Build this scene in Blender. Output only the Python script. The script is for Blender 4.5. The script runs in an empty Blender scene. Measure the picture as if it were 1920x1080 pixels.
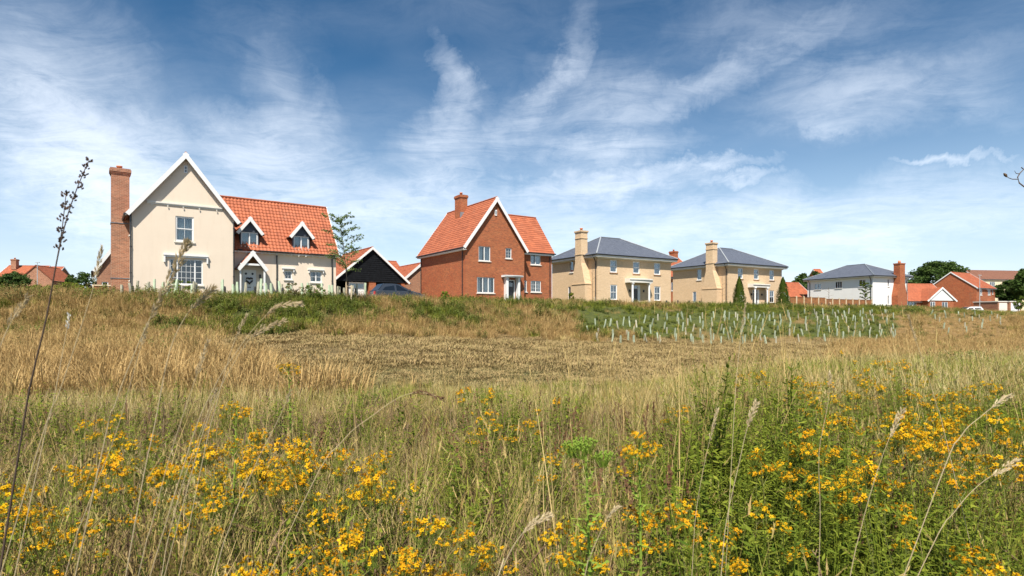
import bpy, math, random
import numpy as np
from mathutils import Vector, Matrix

SC = bpy.context.scene
COL = SC.collection
EYE = 1.65          # eye height above the datum
GZ = 2.65           # level of the ground the houses stand on

# ---------------------------------------------------------------- camera
cam_data = bpy.data.cameras.new('camera')
cam = bpy.data.objects.new('camera', cam_data)
COL.objects.link(cam)
cam.location = (0, 0, EYE)
cam.rotation_euler = (math.radians(90), 0, 0)
cam_data.sensor_width = 36.0
cam_data.lens = 36.0 * 1100 / 1920
cam_data.shift_y = 55 / 1920
cam_data.clip_start = 0.05
cam_data.clip_end = 6000
cam_data.dof.use_dof = True
cam_data.dof.focus_distance = 9.0
cam_data.dof.aperture_fstop = 8.0
SC.camera = cam

# ---------------------------------------------------------------- sky
SUN_EL, SUN_AZ = 56.0, 188.0      # azimuth measured clockwise from +Y
STROKES = [
    (-39.9,21.8, -34.6,11.2, 5.48, 0.27),
    (-40.5,13.0, -29.8,7.9, 5.48, 0.61),
    (-36.4,11.0, -26.1,5.8, 3.49, 0.40),
    (-41.1,18.0, -37.7,10.8, 4.48, 0.21),
    (-25.3,14.5, -18.6,16.0, 3.13, 0.34),
    (-23.6,12.0, -14.3,12.1, 3.74, 0.31),
    (-22.5,21.3, -19.3,16.5, 2.98, 0.19),
    (-28.6,13.7, -22.7,13.0, 4.49, 0.25),
    (-26.1,23.6, -20.9,23.2, 4.49, 0.09),
    (-7.4,24.1, -3.1,20.9, 1.65, 0.27),
    (-4.7,21.3, -6.5,16.6, 2.23, 0.34),
    (-11.3,15.2, -6.7,16.7, 2.23, 0.20),
    (-8.3,13.4, -4.2,15.0, 3.74, 0.23),
    (7.7,24.7, 2.6,19.7, 1.27, 0.32),
    (2.6,19.7, -3.1,16.4, 2.10, 0.26),
    (6.7,28.2, 7.7,24.7, 1.50, 0.12),
    (5.2,22.4, 13.8,19.2, 2.98, 0.16),
    (28.6,23.7, 20.9,21.8, 1.35, 0.17),
    (20.9,21.8, 15.7,19.3, 1.80, 0.26),
    (15.3,19.3, 5.2,18.1, 2.23, 0.20),
    (26.1,25.3, 17.2,24.9, 1.95, 0.11),
    (33.9,23.8, 25.3,23.3, 2.23, 0.09),
    (4.2,16.7, 16.2,16.2, 1.20, 0.30),
    (2.1,12.8, 17.7,13.3, 1.65, 0.54),
    (15.7,14.5, 23.1,13.9, 0.75, 0.41),
    (19.1,12.5, 23.8,12.6, 0.60, 0.38),
    (6.2,14.9, 12.8,15.1, 2.54, 0.19),
    (26.1,18.3, 41.1,17.3, 2.83, 0.12),
    (24.0,18.6, 37.4,16.7, 2.98, 0.15),
    (26.1,16.7, 31.0,16.0, 0.75, 0.12),
    (37.4,15.9, 41.1,14.2, 1.65, 0.11),
    (34.3,11.8, 39.9,11.0, 0.46, 0.42),
    (0.0,8.5, 41.1,7.6, 3.49, 0.41),
    (-22.7,9.3, 0.0,11.1, 3.44, 0.35),
]

world = bpy.data.worlds.new('World')
SC.world = world
world.use_nodes = True
wt = world.node_tree
wt.nodes.clear()


def wnode(t, **kw):
    n = wt.nodes.new(t)
    for k, v in kw.items():
        setattr(n, k, v)
    return n


def wmath(op, a, b=None, c=None, clamp=False):
    n = wt.nodes.new('ShaderNodeMath')
    n.operation = op
    n.use_clamp = clamp
    for i, v in enumerate((a, b, c)):
        if v is None:
            continue
        if isinstance(v, (int, float)):
            n.inputs[i].default_value = v
        else:
            wt.links.new(v, n.inputs[i])
    return n.outputs[0]


def wvec(op, a, b=None, scale=None):
    n = wt.nodes.new('ShaderNodeVectorMath')
    n.operation = op
    for i, v in enumerate((a, b)):
        if v is None:
            continue
        if isinstance(v, (tuple, list, Vector)):
            n.inputs[i].default_value = tuple(v)
        else:
            wt.links.new(v, n.inputs[i])
    if scale is not None:
        n.inputs[3].default_value = scale
    return n.outputs['Value'] if op in ('DOT_PRODUCT', 'LENGTH') else n.outputs[0]


sky = wnode('ShaderNodeTexSky', sky_type='NISHITA', sun_disc=False)
sky.sun_elevation = math.radians(SUN_EL)
sky.sun_rotation = math.radians(SUN_AZ)
sky.air_density = 1.0
sky.dust_density = 0.6
sky.ozone_density = 3.0
coord = wnode('ShaderNodeTexCoord').outputs['Generated']
dirn = wvec('NORMALIZE', coord)
sep = wnode('ShaderNodeSeparateXYZ')
wt.links.new(dirn, sep.inputs[0])
# cirrus lie on a high flat layer: noise runs in the layer's own plan
zc = wmath('MAXIMUM', sep.outputs[2], 0.03)
zc = wmath('ADD', zc, 0.10)
px = wmath('DIVIDE', sep.outputs[0], zc)
py = wmath('DIVIDE', sep.outputs[1], zc)
comb = wnode('ShaderNodeCombineXYZ')
wt.links.new(px, comb.inputs[0])
wt.links.new(py, comb.inputs[1])
plan = comb.outputs[0]


def wnoise(vec, scale, detail, rough, dist, stretch=None, rot=0.0):
    if stretch is not None:
        mp = wnode('ShaderNodeMapping')
        mp.inputs['Rotation'].default_value = (0, 0, rot)
        mp.inputs['Scale'].default_value = stretch
        wt.links.new(vec, mp.inputs[0])
        vec = mp.outputs[0]
    n = wnode('ShaderNodeTexNoise')
    n.inputs['Scale'].default_value = scale
    n.inputs['Detail'].default_value = detail
    n.inputs['Roughness'].default_value = rough
    n.inputs['Distortion'].default_value = dist
    wt.links.new(vec, n.inputs['Vector'])
    return n


warp_n = wnoise(plan, 1.1, 3, 0.55, 0.0)
warp = wvec('SUBTRACT', warp_n.outputs['Color'], (0.5, 0.5, 0.5))
wplan = wvec('ADD', plan, wvec('SCALE', warp, scale=0.9))
fib1 = wnoise(wplan, 2.1, 7, 0.66, 0.25, stretch=(1.0, 0.30, 1), rot=math.radians(-38)).outputs[0]
fib2 = wnoise(wplan, 5.6, 7, 0.74, 0.35, stretch=(0.34, 1.0, 1), rot=math.radians(24)).outputs[0]
big = wnoise(plan, 0.55, 4, 0.5, 0.3).outputs[0]
# the same warp bends the strokes a little
dwarp_n = wnoise(dirn, 4.5, 5, 0.6, 0.2)
dwarp = wvec('SCALE', wvec('SUBTRACT', dwarp_n.outputs['Color'], (0.5, 0.5, 0.5)), scale=0.11)
fwarp_n = wnoise(dirn, 15.0, 5, 0.7, 0.3)
fwarp = wvec('SCALE', wvec('SUBTRACT', fwarp_n.outputs['Color'], (0.5, 0.5, 0.5)), scale=0.075)
dw = wvec('ADD', wvec('ADD', dirn, dwarp), fwarp)


def azel(az, el):
    az, el = math.radians(az), math.radians(el)
    return Vector((math.sin(az) * math.cos(el), math.cos(az) * math.cos(el), math.sin(el)))


cover = None
for a0, e0, a1, e1, wd, wt_ in STROKES:
    A, B = azel(a0, e0), azel(a1, e1)
    Cc = ((A + B) / 2).normalized()
    t1 = (B - A)
    L = t1.length / 2
    t1 = t1.normalized()
    t2 = Cc.cross(t1).normalized()
    R = Matrix((t1, t2, Cc)).transposed().to_euler('XYZ')
    mp = wnode('ShaderNodeMapping', vector_type='TEXTURE')
    mp.inputs['Location'].default_value = Cc
    mp.inputs['Rotation'].default_value = R
    mp.inputs['Scale'].default_value = (L * 1.55 + math.radians(wd) * 0.5, math.radians(wd) * 1.15, 0.6)
    wt.links.new(dw, mp.inputs[0])
    gr = wnode('ShaderNodeTexGradient', gradient_type='SPHERICAL')
    wt.links.new(mp.outputs[0], gr.inputs[0])
    g = wmath('MULTIPLY_ADD', gr.outputs['Fac'], wt_ * 1.5, cover if cover is not None else 0.0)
    cover = g
# thin general veil, thicker low down and wherever the large noise says so
veil = wmath('MULTIPLY', wmath('SUBTRACT', big, 0.42), 1.3, clamp=True)
cover = wmath('ADD', cover, wmath('MULTIPLY', veil, 0.62))
fib = wmath('ADD', wmath('MULTIPLY', fib1, 0.52), wmath('MULTIPLY', fib2, 0.48))
fm = wmath('MULTIPLY', wmath('SUBTRACT', fib, 0.37), 4.0, clamp=True)
dens = wmath('MULTIPLY', cover, wmath('ADD', wmath('MULTIPLY', fm, 1.0), 0.15))
dens = wmath('SUBTRACT', 1.0, wmath('EXPONENT', wmath('MULTIPLY', dens, -1.5)))
dens = wmath('MULTIPLY', dens, 0.93, clamp=True)
# horizon brightening of the summer air
low = wmath('SUBTRACT', 1.0, wmath('MULTIPLY', wmath('MAXIMUM', sep.outputs[2], 0.0), 2.2), clamp=True)
low = wmath('MULTIPLY', wmath('POWER', low, 2.1), 0.82)
mixh = wnode('ShaderNodeMix', data_type='RGBA')
wt.links.new(low, mixh.inputs['Factor'])
hs = wnode('ShaderNodeHueSaturation')
hs.inputs['Saturation'].default_value = 1.12
hs.inputs['Value'].default_value = 1.0
hs.inputs['Hue'].default_value = 0.488
# clear dry air: the blue deepens towards the zenith
gam = wnode('ShaderNodeGamma')
gam.inputs['Gamma'].default_value = 1.36
wt.links.new(wvec('SCALE', sky.outputs[0], scale=0.2), gam.inputs['Color'])
wt.links.new(wvec('SCALE', gam.outputs[0], scale=5.0), hs.inputs['Color'])
wt.links.new(hs.outputs[0], mixh.inputs['A'])
mixh.inputs['B'].default_value = (9.4, 10.6, 12.2, 1)
mixc = wnode('ShaderNodeMix', data_type='RGBA')
wt.links.new(dens, mixc.inputs['Factor'])
wt.links.new(mixh.outputs['Result'], mixc.inputs['A'])
ccol = wnode('ShaderNodeMix', data_type='RGBA')
wt.links.new(wmath('MULTIPLY', sep.outputs[2], 1.6, clamp=True), ccol.inputs['Factor'])
ccol.inputs['A'].default_value = (12.2, 13.0, 14.0, 1)
ccol.inputs['B'].default_value = (6.6, 7.6, 9.2, 1)
wt.links.new(ccol.outputs['Result'], mixc.inputs['B'])
bg = wnode('ShaderNodeBackground')
bg.inputs['Strength'].default_value = 0.057
wt.links.new(mixc.outputs['Result'], bg.inputs['Color'])
wout = wnode('ShaderNodeOutputWorld')
wt.links.new(bg.outputs[0], wout.inputs[0])

# ---------------------------------------------------------------- sun, exposure
sun_d = bpy.data.lights.new('sun', 'SUN')
sun_d.energy = 5.0
sun_d.angle = math.radians(0.53)
sun_d.color = (1.0, 0.935, 0.83)
sun = bpy.data.objects.new('sun', sun_d)
COL.objects.link(sun)
_a, _e = math.radians(SUN_AZ), math.radians(SUN_EL)
sv = Vector((math.sin(_a) * math.cos(_e), math.cos(_a) * math.cos(_e), math.sin(_e)))
sun.rotation_euler = sv.to_track_quat('Z', 'Y').to_euler()
sun.location = (0, -30, 60)
SC.view_settings.view_transform = 'Standard'
SC.view_settings.look = 'None'
SC.view_settings.exposure = 0.92
SC.view_settings.gamma = 1.0
SC.view_settings.use_curve_mapping = False
SC.cycles.max_bounces = 6
SC.cycles.transparent_max_bounces = 12

random.seed(7)
RNG = np.random.default_rng(11)


# ---------------------------------------------------------------- object helpers
def tag(o, label=None, cat=None, group=None, kind=None):
    if label:
        o['label'] = label
    if cat:
        o['category'] = cat
    if group:
        o['group'] = group
    if kind:
        o['kind'] = kind
    return o


def empty(name, loc=(0, 0, 0), rz=0.0, label=None, cat=None, group=None):
    o = bpy.data.objects.new(name, None)
    o.empty_display_size = 0.3
    COL.objects.link(o)
    o.location = loc
    o.rotation_euler = (0, 0, rz)
    return tag(o, label, cat, group)


class MB:
    """Collects faces and links them as one mesh object."""

    def __init__(s):
        s.v, s.f, s.t, s.mi = [], [], [], []

    def face(s, pts, tint=None, mi=0):
        b = len(s.v)
        s.v.extend(tuple(p) for p in pts)
        s.f.append(tuple(range(b, b + len(pts))))
        s.t.append(tint if tint is not None else 0.5)
        s.mi.append(mi)
        return s

    def box(s, x0, x1, y0, y1, z0, z1, mi=0, tint=None):
        p = [(x0, y0, z0), (x1, y0, z0), (x1, y1, z0), (x0, y1, z0),
             (x0, y0, z1), (x1, y0, z1), (x1, y1, z1), (x0, y1, z1)]
        return s.hexa(p, mi, tint)

    def hexa(s, p, mi=0, tint=None):
        b = len(s.v)
        s.v.extend(tuple(q) for q in p)
        for f in ((0, 3, 2, 1), (4, 5, 6, 7), (0, 1, 5, 4), (1, 2, 6, 5), (2, 3, 7, 6), (3, 0, 4, 7)):
            s.f.append(tuple(b + i for i in f))
            s.t.append(tint if tint is not None else 0.5)
            s.mi.append(mi)
        return s

    def beam(s, P, Q, w, h, mi=0):
        """box along P-Q, w across (horizontal), h downwards from the line"""
        P, Q = Vector(P), Vector(Q)
        d = (Q - P).normalized()
        side = d.cross(Vector((0, 0, 1)))
        if side.length < 1e-4:
            side = Vector((1, 0, 0))
        side.normalize()
        up = side.cross(d).normalized()
        a, u = side * (w / 2), up * h
        return s.hexa([P - a - u, P + a - u, Q + a - u, Q - a - u, P - a, P + a, Q + a, Q - a], mi)

    def tube(s, pts, r, n=6, mi=0, tint=None, cap=True):
        rs = r if isinstance(r, (list, tuple)) else [r] * len(pts)
        pts = [Vector(p) for p in pts]
        b = len(s.v)
        ref = Vector((0, 0, 1))
        if abs((pts[-1] - pts[0]).normalized().dot(ref)) > 0.9:
            ref = Vector((1, 0, 0))
        for i, p in enumerate(pts):
            d = (pts[min(i + 1, len(pts) - 1)] - pts[max(i - 1, 0)]).normalized()
            a = d.cross(ref).normalized()
            c = d.cross(a).normalized()
            for k in range(n):
                t = 2 * math.pi * k / n
                s.v.append(tuple(p + (a * math.cos(t) + c * math.sin(t)) * rs[i]))
        for i in range(len(pts) - 1):
            for k in range(n):
                k2 = (k + 1) % n
                s.f.append((b + i * n + k, b + i * n + k2, b + (i + 1) * n + k2, b + (i + 1) * n + k))
                s.t.append(tint if tint is not None else 0.5)
                s.mi.append(mi)
        if cap:
            for j, i in enumerate((0, len(pts) - 1)):
                s.f.append(tuple(b + i * n + k for k in (range(n) if j else reversed(range(n)))))
                s.t.append(0.5)
                s.mi.append(mi)
        return s

    def prism(s, prof, y0, y1, mi=0):
        """profile in x,z extruded from y0 to y1 (profile counter-clockwise seen from -y)"""
        n = len(prof)
        b = len(s.v)
        s.v.extend((x, y0, z) for x, z in prof)
        s.v.extend((x, y1, z) for x, z in prof)
        s.f.append(tuple(range(b, b + n)))
        s.f.append(tuple(b + n + i for i in reversed(range(n))))
        s.t += [0.5, 0.5]
        s.mi += [mi, mi]
        for i in range(n):
            j = (i + 1) % n
            s.f.append((b + i, b + n + i, b + n + j, b + j))
            s.t.append(0.5)
            s.mi.append(mi)
        return s

    def mesh(s, name, mats, smooth=False, uv=True):
        me = bpy.data.meshes.new(name)
        me.from_pydata(s.v, [], s.f)
        if not isinstance(mats, (list, tuple)):
            mats = [mats]
        for m in mats:
            me.materials.append(m)
        if any(s.mi):
            me.polygons.foreach_set('material_index', s.mi)
        if smooth:
            me.polygons.foreach_set('use_smooth', [True] * len(s.f))
        if any(t != 0.5 for t in s.t):
            at = me.attributes.new('tint', 'FLOAT', 'FACE')
            at.data.foreach_set('value', s.t)
        if uv:
            me.update()
            lay = me.uv_layers.new(name='UVMap')
            nl = len(me.loops)
            vi = np.empty(nl, dtype=np.int32)
            me.loops.foreach_get('vertex_index', vi)
            co = np.array(s.v, dtype=np.float64)[vi]
            nn = np.empty(len(me.polygons) * 3)
            me.polygons.foreach_get('normal', nn)
            nn = nn.reshape(-1, 3)
            tot = np.empty(len(me.polygons), dtype=np.int32)
            me.polygons.foreach_get('loop_total', tot)
            an = np.abs(np.repeat(nn, tot, axis=0))
            ax = np.argmax(an - np.array([0, 0, 0.25]), axis=1)
            ux = np.where(ax == 0, co[:, 1], co[:, 0])
            uy = np.where(ax == 2, co[:, 1], co[:, 2])
            lay.data.foreach_set('uv', np.stack([ux, uy], 1).ravel())
        return me

    def build(s, name, mats, parent=None, smooth=False, matrix=None, uv=True):
        o = bpy.data.objects.new(name, s.mesh(name, mats, smooth, uv))
        COL.objects.link(o)
        if parent is not None:
            o.parent = parent
        if matrix is not None:
            o.matrix_local = matrix
        return o


def copy_tree(o, parent=None):
    c = o.copy()
    COL.objects.link(c)
    c.parent = parent
    for ch in list(o.children):
        copy_tree(ch, c)
    return c


# ---------------------------------------------------------------- materials
def material(name, build):
    m = bpy.data.materials.new(name)
    m.use_nodes = True
    nt = m.node_tree
    nt.nodes.clear()
    out = nt.nodes.new('ShaderNodeOutputMaterial')
    sh = build(nt)
    nt.links.new(sh, out.inputs[0])
    return m


def N(nt, t, ins=None, **kw):
    n = nt.nodes.new(t)
    for k, v in kw.items():
        setattr(n, k, v)
    for k, v in (ins or {}).items():
        if hasattr(v, 'is_output') or isinstance(v, bpy.types.NodeSocket):
            nt.links.new(v, n.inputs[k])
        else:
            n.inputs[k].default_value = v
    return n


def rgb(c):
    return (c[0], c[1], c[2], 1.0)


def noise_mix(nt, c1, c2, scale, detail=5, rough=0.6, vec=None, lo=0.35, hi=0.65, stretch=None):
    if vec is None:
        vec = nt.nodes.new('ShaderNodeTexCoord').outputs['Object']
    if stretch:
        vec = N(nt, 'ShaderNodeMapping', {'Vector': vec, 'Scale': stretch}).outputs[0]
    n = N(nt, 'ShaderNodeTexNoise', {'Scale': scale, 'Detail': detail, 'Roughness': rough, 'Vector': vec})
    mr = N(nt, 'ShaderNodeMapRange', {0: n.outputs[0], 1: lo, 2: hi})
    mx = N(nt, 'ShaderNodeMix', data_type='RGBA')
    nt.links.new(mr.outputs[0], mx.inputs['Factor'])
    for k, c in (('A', c1), ('B', c2)):
        if isinstance(c, tuple):
            mx.inputs[k].default_value = rgb(c)
        else:
            nt.links.new(c, mx.inputs[k])
    return mx.outputs['Result'], n.outputs[0]


def plain(name, c, rough=0.6, var=0.12, scale=3.0, bump=0.0, bscale=60, metallic=0.0, coat=0.0, spec=0.5):
    def b(nt):
        d = tuple(x * (1 - var) for x in c)
        l = tuple(min(1, x * (1 + var)) for x in c)
        col, _ = noise_mix(nt, d, l, scale)
        p = N(nt, 'ShaderNodeBsdfPrincipled', {'Base Color': col, 'Roughness': rough, 'Metallic': metallic,
                                               'Coat Weight': coat, 'Specular IOR Level': spec})
        if bump:
            tc = nt.nodes.new('ShaderNodeTexCoord').outputs['Object']
            n = N(nt, 'ShaderNodeTexNoise', {'Scale': bscale, 'Detail': 4, 'Vector': tc})
            bp = N(nt, 'ShaderNodeBump', {'Height': n.outputs[0], 'Strength': bump, 'Distance': 0.02})
            nt.links.new(bp.outputs[0], p.inputs['Normal'])
        return p.outputs[0]
    return material(name, b)


def brickwork(name, c1, c2, c3, mortar, mix=0.55):
    """brick courses 225 x 75 mm with burnt and pale patches"""
    def b(nt):
        uv = nt.nodes.new('ShaderNodeUVMap').outputs[0]
        big, _ = noise_mix(nt, c1, c3, 0.9, 6, 0.7, vec=uv, lo=0.42, hi=0.66, stretch=(1, 1.6, 1))
        mot, _ = noise_mix(nt, c2, big, 4.5, 5, 0.8, vec=uv, lo=0.36, hi=0.56, stretch=(0.7, 2.2, 1))
        br = N(nt, 'ShaderNodeTexBrick', {'Vector': uv, 'Color1': rgb(c1), 'Color2': rgb(c2), 'Mortar': rgb(mortar), 'Scale': 1.0,
                                          'Mortar Size': 0.0085, 'Mortar Smooth': 0.2, 'Bias': 0.0, 'Brick Width': 0.225, 'Row Height': 0.075})
        br2 = N(nt, 'ShaderNodeTexBrick', {'Vector': uv, 'Color1': rgb((0.55, 0.55, 0.55)), 'Color2': rgb((1.3, 1.3, 1.3)), 'Mortar': rgb((1, 1, 1)), 'Scale': 1.0,
                                           'Mortar Size': 0.0, 'Bias': 0.0, 'Brick Width': 0.225, 'Row Height': 0.075})
        mul = N(nt, 'ShaderNodeMix', data_type='RGBA', blend_type='MULTIPLY')
        mul.inputs['Factor'].default_value = mix
        nt.links.new(mot, mul.inputs['A'])
        nt.links.new(br2.outputs[0], mul.inputs['B'])
        mx = N(nt, 'ShaderNodeMix', data_type='RGBA')
        nt.links.new(br.outputs['Fac'], mx.inputs['Factor'])
        nt.links.new(mul.outputs['Result'], mx.inputs['A'])
        mx.inputs['B'].default_value = rgb(mortar)
        bp = N(nt, 'ShaderNodeBump', {'Height': br.outputs['Fac'], 'Strength': 0.6, 'Distance': 0.008}, invert=True)
        p = N(nt, 'ShaderNodeBsdfPrincipled', {'Base Color': mx.outputs['Result'], 'Roughness': 0.85, 'Normal': bp.outputs[0]})
        return p.outputs[0]
    return material(name, b)


def tinted(name, dark, light, rough=0.75, blotch=None):
    """tiles and slates: every piece has its own tint"""
    def b(nt):
        at = N(nt, 'ShaderNodeAttribute', attribute_name='tint')
        mx = N(nt, 'ShaderNodeMix', data_type='RGBA')
        nt.links.new(at.outputs['Fac'], mx.inputs['Factor'])
        mx.inputs['A'].default_value = rgb(dark)
        mx.inputs['B'].default_value = rgb(light)
        col = mx.outputs['Result']
        if blotch:
            col, _ = noise_mix(nt, col, blotch, 1.3, 6, 0.75, lo=0.55, hi=0.95)
        p = N(nt, 'ShaderNodeBsdfPrincipled', {'Base Color': col, 'Roughness': rough})
        return p.outputs[0]
    return material(name, b)


def leafy(name, c1, c2, c3=None, trans=0.35, rough=0.6, zfade=None):
    """plant matter: colour differs from clump to clump, some light passes through"""
    def b(nt):
        oi = nt.nodes.new('ShaderNodeObjectInfo')
        mx = N(nt, 'ShaderNodeMix', data_type='RGBA')
        nt.links.new(oi.outputs['Random'], mx.inputs['Factor'])
        mx.inputs['A'].default_value = rgb(c1)
        mx.inputs['B'].default_value = rgb(c2)
        col = mx.outputs['Result']
        at = N(nt, 'ShaderNodeAttribute', attribute_name='tint')
        m2 = N(nt, 'ShaderNodeMix', data_type='RGBA')
        fac = N(nt, 'ShaderNodeMapRange', {0: at.outputs['Fac'], 1: 0.0, 2: 1.0, 3: 0.0, 4: 0.85})
        nt.links.new(fac.outputs[0], m2.inputs['Factor'])
        nt.links.new(col, m2.inputs['A'])
        m2.inputs['B'].default_value = rgb(c3 if c3 else c2)
        col = m2.outputs['Result']
        p = N(nt, 'ShaderNodeBsdfPrincipled', {'Base Color': col, 'Roughness': rough, 'Specular IOR Level': 0.10})
        t = N(nt, 'ShaderNodeBsdfTranslucent', {'Color': col})
        ms = N(nt, 'ShaderNodeMixShader', {0: trans, 1: p.outputs[0], 2: t.outputs[0]})
        return ms.outputs[0]
    return material(name, b)


def glass_mat():
    def b(nt):
        fr = N(nt, 'ShaderNodeFresnel', {'IOR': 1.6})
        mr = N(nt, 'ShaderNodeMapRange', {0: fr.outputs[0], 1: 0.0, 2: 1.0, 3: 0.025, 4: 0.9})
        t = N(nt, 'ShaderNodeBsdfTransparent', {'Color': (0.80, 0.85, 0.86, 1)})
        g = N(nt, 'ShaderNodeBsdfGlossy', {'Roughness': 0.02, 'Color': (0.95, 0.97, 1, 1)})
        return N(nt, 'ShaderNodeMixShader', {0: mr.outputs[0], 1: t.outputs[0], 2: g.outputs[0]}).outputs[0]
    return material('window_glass', b)


MT = {}


def stained(name, c, amt=0.16):
    """painted render with faint vertical weather streaks and patches"""
    def b(nt):
        tc = nt.nodes.new('ShaderNodeTexCoord').outputs['Object']
        d = tuple(x * (1 - amt) * k for x, k in zip(c, (1, .98, .95)))
        patch, _ = noise_mix(nt, c, tuple(x * (1 - amt * .6) for x in c), 0.7, 6, 0.7, vec=tc, lo=.4, hi=.75)
        col, _ = noise_mix(nt, patch, d, 1.0, 6, 0.75, vec=tc, lo=.5, hi=.85, stretch=(3.5, 3.5, .35))
        n = N(nt, 'ShaderNodeTexNoise', {'Scale': 60.0, 'Detail': 4, 'Vector': tc})
        bp = N(nt, 'ShaderNodeBump', {'Height': n.outputs[0], 'Strength': .2, 'Distance': 0.02})
        return N(nt, 'ShaderNodeBsdfPrincipled', {'Base Color': col, 'Roughness': .9, 'Normal': bp.outputs[0]}).outputs[0]
    return material(name, b)


MT['cream'] = stained('cream_render', (0.65, 0.55, 0.44), .10)
MT['cream2'] = plain('pale_cream_render', (0.62, 0.52, 0.36), 0.9, 0.05, 1.2)
MT['white_wall'] = stained('white_render', (0.70, 0.69, 0.67), .08)
MT['white'] = plain('white_paint', (0.66, 0.66, 0.65), 0.45, 0.03, 2.0)
MT['offwhite'] = plain('stone_white_trim', (0.62, 0.59, 0.53), 0.6, 0.05, 2.0)
MT['black'] = plain('black_plastic', (0.018, 0.019, 0.021), 0.35, 0.2, 4.0)
MT['blackboard'] = plain('black_stained_boards', (0.007, 0.008, 0.010), 0.8, 0.35, 5.0, 0.3, 40, spec=0.1)
MT['slatewall'] = plain('slate_grey_cladding', (0.055, 0.065, 0.085), 0.6, 0.2, 4.0)
MT['brick'] = brickwork('red_brickwork', (0.36, 0.082, 0.022), (0.19, 0.048, 0.020), (0.42, 0.130, 0.042), (0.27, 0.135, 0.070))
MT['brick_pink'] = brickwork('brown_red_brickwork', (0.29, 0.105, 0.052), (0.19, 0.075, 0.042), (0.40, 0.18, 0.10), (0.36, 0.24, 0.16))
MT['buff'] = brickwork('buff_brickwork', (0.58, 0.41, 0.24), (0.51, 0.35, 0.20), (0.62, 0.45, 0.28), (0.55, 0.42, 0.29), 0.18)
MT['pantile'] = tinted('orange_pantiles', (0.20, 0.052, 0.022), (0.40, 0.115, 0.048), 0.8, (0.36, 0.17, 0.10))
MT['slate'] = tinted('grey_slates', (0.070, 0.080, 0.105), (0.115, 0.128, 0.160), 0.5)
MT['browntile'] = tinted('brown_tiles', (0.13, 0.055, 0.035), (0.22, 0.10, 0.06), 0.8)
MT['lead'] = plain('lead_flashing', (0.16, 0.18, 0.20), 0.5, 0.2, 5.0)
MT['terracotta'] = plain('terracotta', (0.50, 0.17, 0.07), 0.7, 0.15, 6.0)
MT['glass'] = glass_mat()
MT['curtain'] = plain('white_curtain', (0.62, 0.64, 0.66), 0.9, 0.12, 12.0)
MT['darkroom'] = plain('dark_interior', (0.02, 0.02, 0.022), 0.9, 0.2, 2.0)  # near-black colour stands in for the shade of unlit rooms
MT['door_black'] = plain('black_door_paint', (0.012, 0.013, 0.015), 0.25, 0.1, 3.0)
MT['oak'] = plain('brown_timber', (0.24, 0.12, 0.05), 0.7, 0.25, 8.0)
MT['fence'] = plain('brown_stained_fence', (0.24, 0.10, 0.034), 0.8, 0.28, 3.0, 0.3, 30)
MT['post'] = plain('pale_timber_post', (0.52, 0.42, 0.28), 0.8, 0.15, 6.0)
MT['bollard'] = plain('dark_bollard', (0.022, 0.022, 0.02), 0.7, 0.2, 6.0)
MT['guard'] = plain('pale_green_plastic', (0.29, 0.33, 0.23), 0.5, 0.12, 5.0)
MT['guardlight'] = plain('pale_mint_plastic', (0.44, 0.52, 0.36), 0.5, 0.12, 5.0)
MT['guard2'] = plain('straw_white_plastic', (0.35, 0.33, 0.24), 0.5, 0.12, 5.0)
MT['bark'] = plain('bark', (0.15, 0.105, 0.065), 0.9, 0.3, 8.0)
MT['metal'] = plain('galvanised_metal', (0.45, 0.47, 0.48), 0.45, 0.1, 6.0, metallic=0.4)
MT['rubber'] = plain('rubber', (0.02, 0.02, 0.02), 0.8, 0.1, 6.0)
MT['carblue'] = plain('dark_blue_car_paint', (0.030, 0.038, 0.052), 0.35, 0.05, 2.0, metallic=0.2, coat=0.5)
MT['carwhite'] = plain('white_car_paint', (0.76, 0.77, 0.78), 0.25, 0.02, 2.0, coat=1.0)
MT['carglass'] = plain('car_glass', (0.008, 0.012, 0.018), 0.05, 0.1, 2.0, spec=0.5)
MT['redlamp'] = plain('red_lamp_plastic', (0.45, 0.02, 0.015), 0.25, 0.05, 3.0)
MT['clearlamp'] = plain('clear_lamp_plastic', (0.6, 0.62, 0.63), 0.15, 0.05, 3.0)
MT['gravel'] = plain('pale_gravel', (0.33, 0.27, 0.19), 0.95, 0.25, 6.0, 0.6, 40)
MT['greywreath'] = plain('dark_wreath', (0.05, 0.045, 0.045), 0.9, 0.4, 30.0)

# ---------------------------------------------------------------- land
CREST = np.array([(-120, 2), (-60, 16), (-25, 27.0), (-10, 33.0), (0, 42.0), (12, 51.5), (28, 60.5), (45, 69.5),
                  (66, 86), (90, 103), (140, 128), (260, 190)], dtype=float)
CREST_W = np.array([10, 10, 9, 10, 12, 16, 21, 23, 24, 25, 28, 30], dtype=float)


def vnoise(x, y, scale, seed=0):
    """smooth lattice noise in 0..1"""
    x = np.asarray(x, float) / scale + 1000.0
    y = np.asarray(y, float) / scale + 1000.0
    xi, yi = np.floor(x).astype(np.int64), np.floor(y).astype(np.int64)
    fx, fy = x - xi, y - yi
    fx, fy = fx * fx * (3 - 2 * fx), fy * fy * (3 - 2 * fy)

    def h(a, b):
        n = (a * 374761393 + b * 668265263 + seed * 974711) & 0x7fffffff
        n = ((n ^ (n >> 13)) * 1274126177) & 0x7fffffff
        return ((n ^ (n >> 16)) & 0xffff) / 65535.0
    return (h(xi, yi) * (1 - fx) + h(xi + 1, yi) * fx) * (1 - fy) + (h(xi, yi + 1) * (1 - fx) + h(xi + 1, yi + 1) * fx) * fy


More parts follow.
